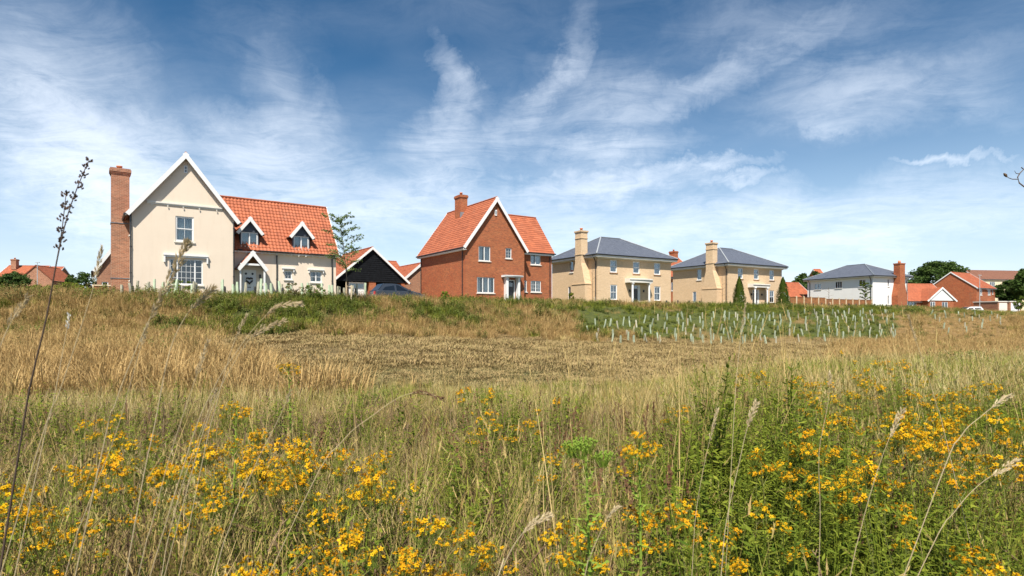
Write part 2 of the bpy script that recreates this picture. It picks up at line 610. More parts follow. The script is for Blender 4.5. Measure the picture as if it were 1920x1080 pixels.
def fbm(x, y, scale, seed=0, octv=3):
    t, a, s = 0.0, 1.0, 0.0
    for k in range(octv):
        t = t + a * vnoise(x, y, scale / 2 ** k, seed + k * 17)
        s += a
        a *= 0.55
    return t / s


def sstep(t):
    t = np.clip(t, 0, 1)
    return t * t * (3 - 2 * t)


def crest_dist(x, y):
    """distance in front of the crest of the bank (positive towards the camera) and the bank's width there"""
    x, y = np.asarray(x, float), np.asarray(y, float)
    best = np.full(x.shape, 1e9)
    sign = np.ones(x.shape)
    wid = np.full(x.shape, 10.0)
    for i in range(len(CREST) - 1):
        ax, ay = CREST[i]
        bx, by = CREST[i + 1]
        dx, dy = bx - ax, by - ay
        t = np.clip(((x - ax) * dx + (y - ay) * dy) / (dx * dx + dy * dy), 0, 1)
        ex, ey = x - (ax + t * dx), y - (ay + t * dy)
        d = np.hypot(ex, ey)
        m = d < best
        best = np.where(m, d, best)
        cr = dx * ey - dy * ex
        sign = np.where(m, np.where(cr < 0, 1.0, -1.0), sign)
        wid = np.where(m, CREST_W[i] * (1 - t) + CREST_W[i + 1] * t, wid)
    return best * sign, wid


def ground(x, y):
    x, y = np.asarray(x, float), np.asarray(y, float)
    t, w = crest_dist(x, y)
    yy = np.maximum(y, 1.0)
    u = x / yy
    left = sstep((0.25 - u) / 0.7)
    right = sstep((u + 0.15) / 0.6)
    zl = 0.40 + 0.42 * sstep((y - 9) / 12) * left - 0.42 * sstep((y - 8) / 16) * right
    zl = zl + (fbm(x, y, 5.0, 3) - 0.5) * 0.22
    b = sstep(1 - t / w)
    top = GZ - 0.04 - 0.55 * sstep((x - 58) / 18) * sstep((118 - y) / 10)
    z = zl + (top - zl) * b
    z = z + (fbm(x, y, 2.3, 9) - 0.5) * 0.26 * b * np.where(t > 0, 1, np.clip(1 + t / 2.5, 0, 1))
    z = z - 0.012 * np.maximum(t - 60, 0) * 0
    far = np.clip((np.hypot(x, y) - 260) / 600, 0, 1)
    return z - far * 1.0


def gz(x, y):
    return float(ground(np.array([x]), np.array([y]))[0])


def zones(x, y):
    """how green and how bare the turf is at each place"""
    t, w = crest_dist(x, y)
    yy = np.maximum(y, 1.0)
    u = x / yy
    f = t / w                                    # 0 at the crest, 1 at the toe
    n = fbm(x, y, 3.2, 21)
    n2 = fbm(x, y, 1.1, 33)
    green = np.zeros_like(f)
    f = f + (n2 - .5) * .22 + (n - .5) * .14
    uj = u + (n2 - .5) * .035 + (n - .5) * .03
    # green weeds along the crest and the upper bank, deeper on the left
    depth = .42 + .30 * sstep((.15 - u) / .3) + .22 * sstep((-.2 - u) / .2)
    band = sstep((depth - f) / 0.28 + 0.35)
    green = np.maximum(green, band * sstep((n - 0.42) * 3.4 + 0.5))
    # planted block of tree guards stands in dark green growth
    g1 = (f > 0.12) & (f < 0.82) & (uj > 0.11) & (uj < 0.65)
    green = np.where(g1, np.maximum(green, sstep((n - 0.22) * 6)), green)
    # lush strip in the hollow
    hol = np.exp(-((y - (13.0 + 2.5 * u)) / 3.2) ** 2) * sstep((u + 0.5) / 0.35)
    green = np.maximum(green, hol * 0.8 * sstep((n2 - 0.2) * 3))
    # right foreground
    rf = sstep((u - 0.26) / 0.16) * sstep((9 - y) / 3)
    green = np.maximum(green, rf)
    lf = sstep((-u - 0.1) / 0.3) * sstep((5.5 - y) / 2)
    green = np.maximum(green, lf * 0.55 * sstep((n2 - 0.3) * 4))
    # mown dull turf at the toe, left and centre
    mown = sstep((f - 0.74) / 0.22) * sstep((y - 10.0) / 1.5) * sstep((0.62 - u) / 0.12) * sstep((u + 0.62) / 0.2)
    bare = .75 * sstep((fbm(x * .5, y * 1.6, 2.6, 41) - 0.60) * 7) * mown * sstep((f - .82) * 12) * sstep((1.12 - f) * 12)
    return green, mown, bare, f, u


def make_ground():
    us = np.linspace(-3.2, 3.2, 641)
    d = [0.0]
    step = 0.16
    while d[-1] < 4200:
        d.append(d[-1] + step)
        step *= 1.021
    ys = np.array(d) - 14.0
    U, Y = np.meshgrid(us, ys)
    X = U * (Y + 24.0)
    Z = ground(X, Y)
    nr, nc = X.shape
    v = np.stack([X, Y, Z], -1).reshape(-1, 3)
    idx = np.arange(nr * nc).reshape(nr, nc)
    q = np.stack([idx[:-1, :-1], idx[:-1, 1:], idx[1:, 1:], idx[1:, :-1]], -1).reshape(-1, 4)
    me = bpy.data.meshes.new('ground')
    me.vertices.add(len(v))
    me.vertices.foreach_set('co', v.ravel())
    me.loops.add(q.size)
    me.loops.foreach_set('vertex_index', q.ravel())
    me.polygons.add(len(q))
    me.polygons.foreach_set('loop_start', np.arange(0, q.size, 4))
    me.polygons.foreach_set('loop_total', np.full(len(q), 4))
    me.polygons.foreach_set('use_smooth', np.ones(len(q), bool))
    me.update()
    g, m, b, f, u = zones(X.ravel(), Y.ravel())
    for nm, a in (('green', g), ('mown', m), ('bare', b)):
        at = me.attributes.new(nm, 'FLOAT', 'POINT')
        at.data.foreach_set('value', np.asarray(a, np.float32))

    def bld(nt):
        tc = nt.nodes.new('ShaderNodeTexCoord').outputs['Object']
        straw, _ = noise_mix(nt, (0.15, 0.092, 0.036), (0.28, 0.185, 0.080), 1.7, 8, 0.75, vec=tc)
        grn, _ = noise_mix(nt, (0.035, 0.055, 0.015), (0.10, 0.115, 0.032), 2.2, 8, 0.75, vec=tc)
        turf, _ = noise_mix(nt, (0.16, 0.12, 0.055), (0.27, 0.195, 0.095), 0.8, 9, 0.8, vec=tc)
        soil, _ = noise_mix(nt, (0.15, 0.10, 0.055), (0.26, 0.185, 0.11), 1.5, 9, 0.8, vec=tc)

        def mixa(a, bb, att):
            at = N(nt, 'ShaderNodeAttribute', attribute_name=att)
            n = N(nt, 'ShaderNodeTexNoise', {'Vector': tc, 'Scale': 3.5, 'Detail': 6, 'Roughness': 0.8})
            s = N(nt, 'ShaderNodeMath', {0: n.outputs[0], 1: 0.5}, operation='SUBTRACT')
            s2 = N(nt, 'ShaderNodeMath', {0: s.outputs[0], 1: 1.2, 2: at.outputs['Fac']}, operation='MULTIPLY_ADD', use_clamp=True)
            mx = N(nt, 'ShaderNodeMix', data_type='RGBA')
            nt.links.new(s2.outputs[0], mx.inputs['Factor'])
            nt.links.new(a, mx.inputs['A'])
            nt.links.new(bb, mx.inputs['B'])
            return mx.outputs['Result']
        c = mixa(straw, turf, 'mown')
        c = mixa(c, grn, 'green')
        c = mixa(c, soil, 'bare')
        n = N(nt, 'ShaderNodeTexNoise', {'Vector': tc, 'Scale': 9.0, 'Detail': 8, 'Roughness': 0.85})
        bp = N(nt, 'ShaderNodeBump', {'Height': n.outputs[0], 'Strength': 0.9, 'Distance': 0.12})
        p = N(nt, 'ShaderNodeBsdfPrincipled', {'Base Color': c, 'Roughness': 0.95, 'Normal': bp.outputs[0], 'Specular IOR Level': 0.1})
        return p.outputs[0]
    me.materials.append(material('meadow_soil_and_turf', bld))
    o = bpy.data.objects.new('ground', me)
    COL.objects.link(o)
    tag(o, kind='structure')


make_ground()

# ---------------------------------------------------------------- building kit
def origin(px, d):
    return ((px - 960) / 1100 * d, d)


def run_matrix(p0, p1, z=0.0):
    """X along the wall, Y into the house, Z up"""
    d = Vector((p1[0] - p0[0], p1[1] - p0[1], 0)).normalized()
    n = Vector((-d.y, d.x, 0))
    m = Matrix.Identity(4)
    for i in range(3):
        m[i][0], m[i][1], m[i][2] = d[i], n[i], (0, 0, 1)[i]
    m[0][3], m[1][3], m[2][3] = p0[0], p0[1], z
    return m


def wall_run(mb, p0, p1, z1, holes=(), z0=-0.3, reveal=0.11, gable=None):
    """one wall face with real openings; gable = (x, z) of its apex in run coordinates"""
    m = run_matrix(p0, p1)
    L = math.hypot(p1[0] - p0[0], p1[1] - p0[1])
    xs = sorted({0.0, L} | {h[0] for h in holes} | {h[2] for h in holes})
    zs = sorted({z0, z1} | {h[1] for h in holes} | {h[3] for h in holes})

    def P(x, y, z):
        return tuple(m @ Vector((x, y, z)))
    for i in range(len(xs) - 1):
        for j in range(len(zs) - 1):
            cx, cz = (xs[i] + xs[i + 1]) / 2, (zs[j] + zs[j + 1]) / 2
            if any(h[0] < cx < h[2] and h[1] < cz < h[3] for h in holes):
                continue
            mb.face([P(xs[i], 0, zs[j]), P(xs[i + 1], 0, zs[j]), P(xs[i + 1], 0, zs[j + 1]), P(xs[i], 0, zs[j + 1])])
    for a, b, c, d in holes:
        r = reveal
        mb.face([P(a, 0, b), P(a, 0, d), P(a, r, d), P(a, r, b)])
        mb.face([P(c, 0, b), P(c, r, b), P(c, r, d), P(c, 0, d)])
        mb.face([P(a, 0, d), P(c, 0, d), P(c, r, d), P(a, r, d)])
        mb.face([P(a, 0, b), P(a, r, b), P(c, r, b), P(c, 0, b)])
    if gable:
        mb.face([P(0, 0, z1), P(L, 0, z1), P(gable[0], 0, gable[1])])


def window(parent, p0, p1, rect, lights=2, bars=(0, 0), sash=False, curtain=0.75, sill=True, widths=None, fr=0.055):
    """frame (the part) with panes, glazing bars, sill and curtain as sub-parts"""
    a, b, c, d = rect
    m = run_matrix(p0, p1)
    y0, y1 = 0.035, 0.10
    F = MB()
    F.box(a, a + fr, y0, y1, b, d)
    F.box(c - fr, c, y0, y1, b, d)
    F.box(a + fr, c - fr, y0, y1, b, b + fr * 1.2)
    F.box(a + fr, c - fr, y0, y1, d - fr, d)
    wd = widths or [1] * lights
    tot = sum(wd)
    xs = [a + fr / 2]
    for w in wd:
        xs.append(xs[-1] + (c - a - fr) * w / tot)
    for x in xs[1:-1]:
        F.box(x - fr * 0.62, x + fr * 0.62, y0 - 0.008, y1, b + fr, d - fr)
    f = F.build('window', MT['white'], parent, matrix=m)
    G = MB()
    for i in range(lights):
        xa, xb = xs[i] + fr * 0.5, xs[i + 1] - fr * 0.5
        if sash:
            zm = (b + d) / 2
            for za, zb, yo in ((b + fr, zm, 0.02), (zm, d - fr, 0.0)):
                G.box(xa, xa + .035, y0 + .012 + yo, y0 + .045 + yo, za, zb)
                G.box(xb - .035, xb, y0 + .012 + yo, y0 + .045 + yo, za, zb)
                G.box(xa, xb, y0 + .010 + yo, y0 + .046 + yo, za, za + .05)
                G.box(xa, xb, y0 + .010 + yo, y0 + .046 + yo, zb - .04, zb)
        nx, nz = bars
        for k in range(1, nx):
            x = xa + (xb - xa) * k / nx
            G.box(x - .009, x + .009, y0 + .030, y0 + .060, b + fr, d - fr)
        for k in range(1, nz):
            z = b + fr + (d - b - 2 * fr) * k / nz
            G.box(xa, xb, y0 + .032, y0 + .058, z - .009, z + .009)
        pn = MB().box(xa - .01, xb + .01, y0 + .044, y0 + .050, b + fr * .6, d - fr * .6)
        po = pn.build('pane', MT['glass'], f)
        if curtain:
            cw = (xb - xa) * curtain
            cb = MB()
            n = 14
            for k in range(n):
                x0_, x1_ = xa - .03 + (cw + .06) * k / n, xa - .03 + (cw + .06) * (k + 1) / n
                if i % 2 and lights > 1:
                    x0_, x1_ = xb + xa - x0_, xb + xa - x1_
                ya, yb = 0.16 + 0.02 * (k % 2), 0.16 + 0.02 * ((k + 1) % 2)
                cb.face([(x0_, ya, b + .02), (x1_, yb, b + .02), (x1_, yb, d - .02), (x0_, ya, d - .02)])
            cb.build('curtain', MT['curtain'], f)
    if G.f:
        G.build('glazing_bars', MT['white'], f)
    if sill:
        MB().box(a - .07, c + .07, -.07, y0 + .002, b - .075, b - .003).build('sill', MT['offwhite'], f)
    return f


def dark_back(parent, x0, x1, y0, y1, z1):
    """near-black block inside the walls: the dimness of the rooms put into its colour"""
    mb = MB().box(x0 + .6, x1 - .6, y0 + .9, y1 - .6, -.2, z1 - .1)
    return mb.build('dark_room_block', MT['darkroom'], parent)  # added dark block, room shade painted as colour behind the windows


def lerp(P, Q, t):
    return Vector(P).lerp(Vector(Q), t)


def roof_plane(slab, tiles, A, B, C, D, kind='pantile', thick=0.10, rnd=None):
    """A,B eaves left/right and C,D ridge right/left, seen from outside"""
    A, B, C, D = map(Vector, (A, B, C, D))
    n = (B - A).cross(D - A if (D - A).length > .01 else C - A).normalized()
    dn = n * thick
    slab.hexa([A - dn, B - dn, C - dn, D - dn, A, B, C, D])
    Ls = ((D - A) - (B - A).normalized() * (D - A).dot((B - A).normalized())).length
    rnd = rnd or random.Random(int(A.x * 100 + A.y * 10) & 0xffff)
    if kind == 'pantile':
        gauge, tw, amp, step, seg = 0.30, 0.225, 0.022, 0.035, 4
    elif kind == 'plain':
        gauge, tw, amp, step, seg = 0.27, 0.30, 0.008, 0.030, 1
    else:
        gauge, tw, amp, step, seg = 0.24, 0.30, 0.0, 0.012, 1
    rows = max(2, int(round(Ls / gauge)))
    for r in range(rows):
        t0, t1 = r / rows, min(1.0, (r + 1.12) / rows)
        L0, R0 = lerp(A, D, t0), lerp(B, C, t0)
        L1, R1 = lerp(A, D, t1), lerp(B, C, t1)
        w = (R0 - L0).length
        cols = max(1, int(round(w / tw)))
        rowt = rnd.uniform(-.08, .08)
        for c in range(cols):
            tint = min(1, max(0, rnd.gauss(0.55, 0.13) + rowt))
            if rnd.random() < .04:
                tint *= 0.6
            for k in range(seg):
                q0, q1 = (c + k / seg) / cols, (c + (k + 1) / seg) / cols
                h0 = amp * math.sin(2 * math.pi * k / seg) if seg > 1 else 0
                h1 = amp * math.sin(2 * math.pi * (k + 1) / seg) if seg > 1 else 0
                if seg == 1 and kind != 'slate':
                    h0, h1 = amp * rnd.random(), amp * rnd.random()
                a, b = lerp(L0, R0, q0) + n * (step + .012 + h0), lerp(L0, R0, q1) + n * (step + .012 + h1)
                d, cc = lerp(L1, R1, q0) + n * (.012 + h0), lerp(L1, R1, q1) + n * (.012 + h1)
                tiles.face([a, b, cc, d], tint)
                tiles.face([a - n * step, b - n * step, b, a], tint * 0.9)


TM = {'pantile': 'pantile', 'plain': 'pantile', 'slate': 'slate', 'brown': 'browntile'}


def finish_roof(parent, slab, tiles, kind, ridge=None, thick=0.07):
    mt = MT[TM[kind]]
    r = slab.build('roof', mt, parent)
    t = tiles.build('slates' if kind == 'slate' else 'tiles', mt, r)
    tag(t, kind='stuff')
    if ridge:
        for P, Q in ridge:
            g = MB()
            P, Q = Vector(P), Vector(Q)
            nseg = max(1, int((Q - P).length / .45))
            for i in range(nseg):
                a, b = P.lerp(Q, i / nseg), P.lerp(Q, (i + .97) / nseg)
                rr = thick if i % 2 else thick * 1.08
                g.tube([a + Vector((0, 0, .02)), b + Vector((0, 0, .02))], rr, 8, tint=0.3 + 0.4 * random.random())
            g.build('ridge_tiles', mt if kind != 'slate' else MT['lead'], r)
    return r


def bargeboard(parent, P, Q, h=0.24, w=0.04, capping=True):
    b = MB().beam(P, Q, w, h)
    o = b.build('bargeboard', MT['white'], parent)
    return o


def gutter(parent, P, Q, r=0.06):
    return MB().tube([P, Q], r, 8).build('gutter', MT['black'], parent)


def downpipe(parent, x, y, z, top=None, r=0.04):
    mb = MB()
    pts = [(x, y, -.2), (x, y, z - .35)]
    pts += [top] if top else [(x, y, z)]
    mb.tube(pts, r, 8)
    for k in range(1, int(z / 1.6) + 1):
        mb.tube([(x, y, k * 1.5), (x, y, k * 1.5 + .07)], r * 1.35, 8)
    return mb.build('downpipe', MT['black'], parent)


def chimney(parent, cx, cy, w, d, z0, z1, mat, pot=True, bands=True, roundpot=True):
    mb = MB().box(cx - w / 2, cx + w / 2, cy - d / 2, cy + d / 2, z0, z1 - .32)
    e = .0
    for k in range(4):
        e = (.035, .07, .07, .03)[k]
        mb.box(cx - w / 2 - e, cx + w / 2 + e, cy - d / 2 - e, cy + d / 2 + e, z1 - .32 + k * .08, z1 - .32 + (k + 1) * .08)
    c = mb.build('chimney', mat, parent)
    if pot:
        p = MB()
        p.tube([(cx, cy, z1 - .02), (cx, cy, z1 + .22), (cx, cy, z1 + .23), (cx, cy, z1 + .30)], [.15, .12, .15, .15], 12)
        p.build('chimney_pot', MT['terracotta'], c, smooth=True)
    return c


# ================================================================ cream rendered house
def cream_house():
    ox, oy = origin(247, 33.5)
    H = empty('house', (ox, oy, GZ), math.radians(35.6),
              'cream rendered house with white bargeboards, orange tiled wing and tall brick chimney', 'house')
    W1, D1, E1, R1 = 5.38, 9.0, 5.25, 8.72
    WX, WY0, WY1, WE = 12.15, 1.0, 6.0, 3.58
    fr = [(2.18, 3.52, 3.14, 5.02), (1.86, .95, 3.62, 2.48)]
    w = MB()
    wall_run(w, (0, 0), (W1, 0), E1, fr, gable=(W1 / 2, R1 - .1))
    wall_run(w, (W1, 0), (W1, D1), E1)
    wall_run(w, (W1, D1), (0, D1), E1, gable=(W1 / 2, R1 - .1))
    wall_run(w, (0, D1), (0, 0), E1, [(7.0, 1.2, 7.5, 2.2), (6.9, 3.9, 7.4, 4.7)])
    w.build('wall', MT['cream'], H)
    w = MB()
    wf = [(.66, 0, 1.50, 2.10), (3.28, 1.55, 3.76, 2.12), (4.98, 1.42, 5.76, 2.18)]
    wall_run(w, (W1, WY0), (WX, WY0), WE, wf)
    wall_run(w, (WX, WY0), (WX, WY1), WE, gable=(2.5, 6.9))
    wall_run(w, (WX, WY1), (W1, WY1), WE)
    w.build('wall', MT['cream'], H)
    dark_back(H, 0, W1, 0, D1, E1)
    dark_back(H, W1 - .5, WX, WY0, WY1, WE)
    window(H, (0, 0), (W1, 0), fr[0], 1, (2, 0), sash=True, curtain=1.0)
    window(H, (0, 0), (W1, 0), fr[1], 3, (0, 4), widths=[1, 2.4, 1], curtain=0, sill=True, fr=.06)
    gb = MB()
    for x in (2.50, 2.74, 2.98):
        gb.box(x - .008, x + .008, .066, .09, 1.03, 2.40)
    gb.build('glazing_bars', MT['white'], H)
    window(H, (0, D1), (0, 0), (7.0, 1.2, 7.5, 2.2), 1, curtain=0)
    window(H, (0, D1), (0, 0), (6.9, 3.9, 7.4, 4.7), 1, curtain=0)
    window(H, (W1, WY0), (WX, WY0), wf[1], 1, (2, 2), curtain=0)
    window(H, (W1, WY0), (WX, WY0), wf[2], 2, (0, 2), curtain=.5)
    # main roof, ridge front to back
    ov, oh = .30, .28
    k = (R1 - E1) / (W1 / 2)
    ez = E1 - ov * k
    sl, ti = MB(), MB()
    roof_plane(sl, ti, (-ov, D1 + oh, ez), (-ov, -oh, ez), (W1 / 2, -oh, R1), (W1 / 2, D1 + oh, R1))
    roof_plane(sl, ti, (W1 + ov, -oh, ez), (W1 + ov, D1 + oh, ez), (W1 / 2, D1 + oh, R1), (W1 / 2, -oh, R1))
    finish_roof(H, sl, ti, 'pantile', [((W1 / 2, -oh, R1 + .03), (W1 / 2, D1 + oh, R1 + .03))])
    for s in (-1, 1):
        xe = W1 / 2 + s * (W1 / 2 + ov + .02)
        bargeboard(H, (xe, -oh - .022, ez + .05), (W1 / 2 + s * .0, -oh - .022 - .002 * s, R1 + .09), .23)
        bb = MB().beam((xe, -oh + .12, ez - .06), (W1 / 2, -oh + .12 + .002 * s, R1 - .05), .20, .04)
        bb.build('verge_soffit', MT['white'], H)
    gutter(H, (-ov - .05, -oh, ez + .0), (-ov - .05, D1, ez + .0))
    gutter(H, (W1 + ov + .05, -oh, ez), (W1 + ov + .05, WY0 + .4, ez))
    downpipe(H, -.05, -.06, E1, top=(-ov - .04, -.10, ez - .02))
    downpipe(H, W1 - .04, -.06, E1, top=(W1 + ov, -.06, ez - .02))
    # string course with brackets
    s = MB().box(.72, 4.72, -.09, -.003, 5.68, 5.76).box(.72, 4.72, -.05, -.004, 5.60, 5.679)
    st = s.build('string_course', MT['offwhite'], H)
    for x in (.95, 1.75, 2.55, 3.4, 4.35):
        MB().box(x, x + .05, -.09, -.06, 5.50, 5.59).build('bracket', MT['offwhite'], st)
    v = MB().box(2.62, 2.80, -.03, -.003, 7.62, 8.06).build('gable_vent', MT['white'], H)
    MB().box(2.66, 2.76, -.036, -.031, 7.68, 7.82).box(2.66, 2.76, -.036, -.031, 7.86, 8.0).build('vent_slot', MT['lead'], v)
    hm = MB().box(1.55, 3.92, -.16, -.003, 2.66, 2.73).box(1.60, 3.87, -.10, -.004, 2.56, 2.659)
    hm.box(1.57, 1.65, -.13, -.005, 2.25, 2.66).box(3.82, 3.90, -.13, -.005, 2.25, 2.66)
    hm.build('window_hood', MT['white'], H)
    # wing roof with two dormers
    rz, ry = 7.08, 3.5
    ov2 = .28
    k2 = (rz - WE) / (ry - WY0)
    ez2 = WE - ov2 * k2 + .14
    ye = WY0 - ov2
    x1 = WX + .12
    sl, ti = MB(), MB()
    roof_plane(sl, ti, (W1 - 1.6, ye, ez2), (x1, ye, ez2), (x1, ry, rz), (W1 - 1.6, ry, rz))
    roof_plane(sl, ti, (x1, 6.3, ez2), (W1 - 1.6, 6.3, ez2), (W1 - 1.6, ry, rz), (x1, ry, rz))
    finish_roof(H, sl, ti, 'pantile', [((W1 - 1.6, ry, rz + .03), (x1, ry, rz + .03))])
    bargeboard(H, (x1 + .02, ye - .03, ez2 + .05), (x1 + .02, ry, rz + .1), .22)
    bargeboard(H, (x1 + .02, 6.33, ez2 + .05), (x1 + .02, ry, rz + .1), .22)
    fs = MB().box(W1 + .0, WX, WY0 - .2, WY0 - .003, WE - .40, WE - .30)
    for i in range(14):
        x = W1 + .35 + i * .47
        fs.box(x, x + .07, WY0 - .24, WY0 - .2, WE - .46, WE - .30)
    fs.build('eaves_board', MT['offwhite'], H)
    for xa, xb in ((W1 + .32, 5.98), (6.98, 9.22), (10.26, x1)):
        gutter(H, (xa, ye - .06, ez2 - .01), (xb, ye - .06, ez2 - .01), .05)
    downpipe(H, 8.15, WY0 - .06, WE, top=(8.15, ye - .04, ez2))
    downpipe(H, 11.86, WY0 - .06, WE, top=(11.86, ye - .04, ez2))
    for cx, zt in ((6.46, 5.52), (9.74, 5.46)):
        h = .50
        yf = WY0 - .05
        zb, zc = 3.62, 4.52
        m = MB()
        m.box(cx - h - .06, cx - h, yf, yf + 1.1, zb, zc)
        m.box(cx + h, cx + h + .06, yf, yf + 1.1, zb, zc)
        m.face([(cx - h - .06, yf - .002, zc), (cx + h + .06, yf - .002, zc), (cx, yf - .002, zc + .78)])
        dm = m.build('dormer', MT['slatewall'], H)
        f = window(H, (cx - h, yf), (cx + h, yf), (.0, zb, 2 * h, zc), 2, curtain=.85, fr=.06)
        f.parent = dm
        for ch in list(f.children):
            pass
        sl, ti = MB(), MB()
        e = h + .32
        zr = zc + .92
        ke = (zr - zc + .12) / e
        yb = WY0 + (zr - WE) / k2 + .1
        ybl = WY0 + (zc - .12 - WE) / k2 + .1
        roof_plane(sl, ti, (cx - e, ybl, zc - .12), (cx - e, yf - .22, zc - .12), (cx, yf - .22, zr), (cx, yb, zr), thick=.06)
        roof_plane(sl, ti, (cx + e, yf - .22, zc - .12), (cx + e, ybl, zc - .12), (cx, yb, zr), (cx, yf - .22, zr), thick=.06)
        rr = sl.build('dormer_roof', MT['pantile'], dm)
        for i, f_ in enumerate(ti.f):
            pass
        tt = ti.build('dormer_tiles', MT['pantile'], dm)
        tag(tt, kind='stuff')
        for s_ in (-1, 1):
            MB().beam((cx + s_ * (e + .03), yf - .245, zc - .08), (cx, yf - .245 - .002 * s_, zr + .08), .04, .20).build('dormer_bargeboard', MT['white'], dm)
            MB().tube([(cx + s_ * (e + .02), yf - .2, zc - .14), (cx + s_ * (e + .02), ybl - .1, zc - .14)], .04, 6).build('dormer_gutter', MT['black'], dm)
    # hoods over the two small windows
    for a, b in ((3.10, 3.94), (4.80, 5.94)):
        hh = MB().box(W1 + a, W1 + b, WY0 - .15, WY0 - .003, 2.26, 2.31).box(W1 + a + .04, W1 + b - .04, WY0 - .08, WY0 - .004, 2.20, 2.259)
        hh.box(W1 + a + .05, W1 + a + .11, WY0 - .11, WY0 - .005, 2.05, 2.2).box(W1 + b - .11, W1 + b - .05, WY0 - .11, WY0 - .005, 2.05, 2.2)
        hh.build('window_hood', MT['white'], H)
    # door, wreath and gabled porch
    dx0, dx1 = W1 + .66, W1 + 1.50
    d = MB().box(dx0, dx1, WY0 + .05, WY0 + .10, 0, 2.10)
    for a, b, z0_, z1_ in ((.1, .36, 1.05, 1.62), (.48, .74, 1.05, 1.62), (.1, .36, .2, .85), (.48, .74, .2, .85)):
        d.box(dx0 + a, dx0 + b, WY0 + .035, WY0 + .05, z0_, z1_)
    d = d.build('door', MT['white'], H)
    for a in (.22, .62):
        MB().tube([(dx0 + a, WY0 + .052, 1.83), (dx0 + a, WY0 + .04, 1.83)], .07, 10).build('door_light', MT['darkroom'], d)
    MB().box(dx0 + .32, dx0 + .52, WY0 + .03, WY0 + .05, .93, .98).build('letterbox', MT['black'], d)
    pr = MB()
    pts = []
    for i in range(17):
        t = 2 * math.pi * i / 16
        pts.append((dx0 + .42 + .20 * math.sin(t) ** 3 * 1.05, WY0 - .02,
                    1.40 + .013 * (13 * math.cos(t) - 5 * math.cos(2 * t) - 2 * math.cos(3 * t) - math.cos(4 * t))))
    pr.tube(pts, .055, 6)
    pr.build('wreath', MT['greywreath'], d, smooth=True)
    cx, e, ypf = W1 + 1.14, .92, WY0 - .75
    ze, zr = 2.06, 3.20
    porch = MB()
    porch.box(cx - e + .18, cx + e - .18, WY0 - .72, WY0 - .66, 2.32, 2.44)
    for s_ in (-1, 1):
        porch.box(cx + s_ * (e - .20) - .05, cx + s_ * (e - .20) + .05, WY0 - .68, WY0 - .58, -.2, 2.32)
        porch.box(cx + s_ * (e - .20) - .05, cx + s_ * (e - .20) + .05, WY0 - .66, WY0 - .003, 2.14, 2.26)
    P = porch.build('porch', MT['white'], H)
    MB().face([(cx - .5, WY0 - .01, 2.45), (cx + .5, WY0 - .01, 2.45), (cx, WY0 - .01, 3.1)]).build('porch_gable_board', MT['oak'], P)
    sl, ti = MB(), MB()
    roof_plane(sl, ti, (cx - e, WY0 - .02, ze), (cx - e, ypf, ze), (cx, ypf, zr), (cx, WY0 - .02, zr), thick=.07)
    roof_plane(sl, ti, (cx + e, ypf, ze), (cx + e, WY0 - .02, ze), (cx, WY0 - .02, zr), (cx, ypf, zr), thick=.07)
    sl.build('porch_roof', MT['pantile'], P)
    tag(ti.build('porch_tiles', MT['pantile'], P), kind='stuff')
    for s_ in (-1, 1):
        MB().beam((cx + s_ * (e + .03), ypf - .025, ze + .02), (cx, ypf - .025 - .002 * s_, zr + .08), .04, .22).build('porch_bargeboard', MT['white'], P)
    lan = MB().box(cx + .52, cx + .62, WY0 - .16, WY0 - .06, 1.55, 1.80)
    lan.build('lantern', MT['black'], H)
    # external brick chimney stack on the left flank
    cy = 2.75
    c = MB().box(-.92, -.004, cy - .45, cy + .45, -.3, 7.55)
    for kk, ee in enumerate((.03, .06, .09, .09, .05)):
        c.box(-.92 - ee, 0 + ee, cy - .45 - ee, cy + .45 + ee, 7.55 + kk * .075, 7.55 + (kk + 1) * .075)
    c.box(-.95, .0, cy - .48, cy + .48, 4.62, 4.66, mi=1).box(-.95, .0, cy - .48, cy + .48, 1.32, 1.36, mi=1)
    ch = c.build('chimney', [MT['brick_pink'], MT['lead']], H)
    MB().tube([(-.5, cy, 7.9), (-.5, cy, 8.06), (-.5, cy, 8.07), (-.5, cy, 8.14)], [.15, .13, .16, .16], 12).build('chimney_pot', MT['terracotta'], ch, smooth=True)


cream_house()


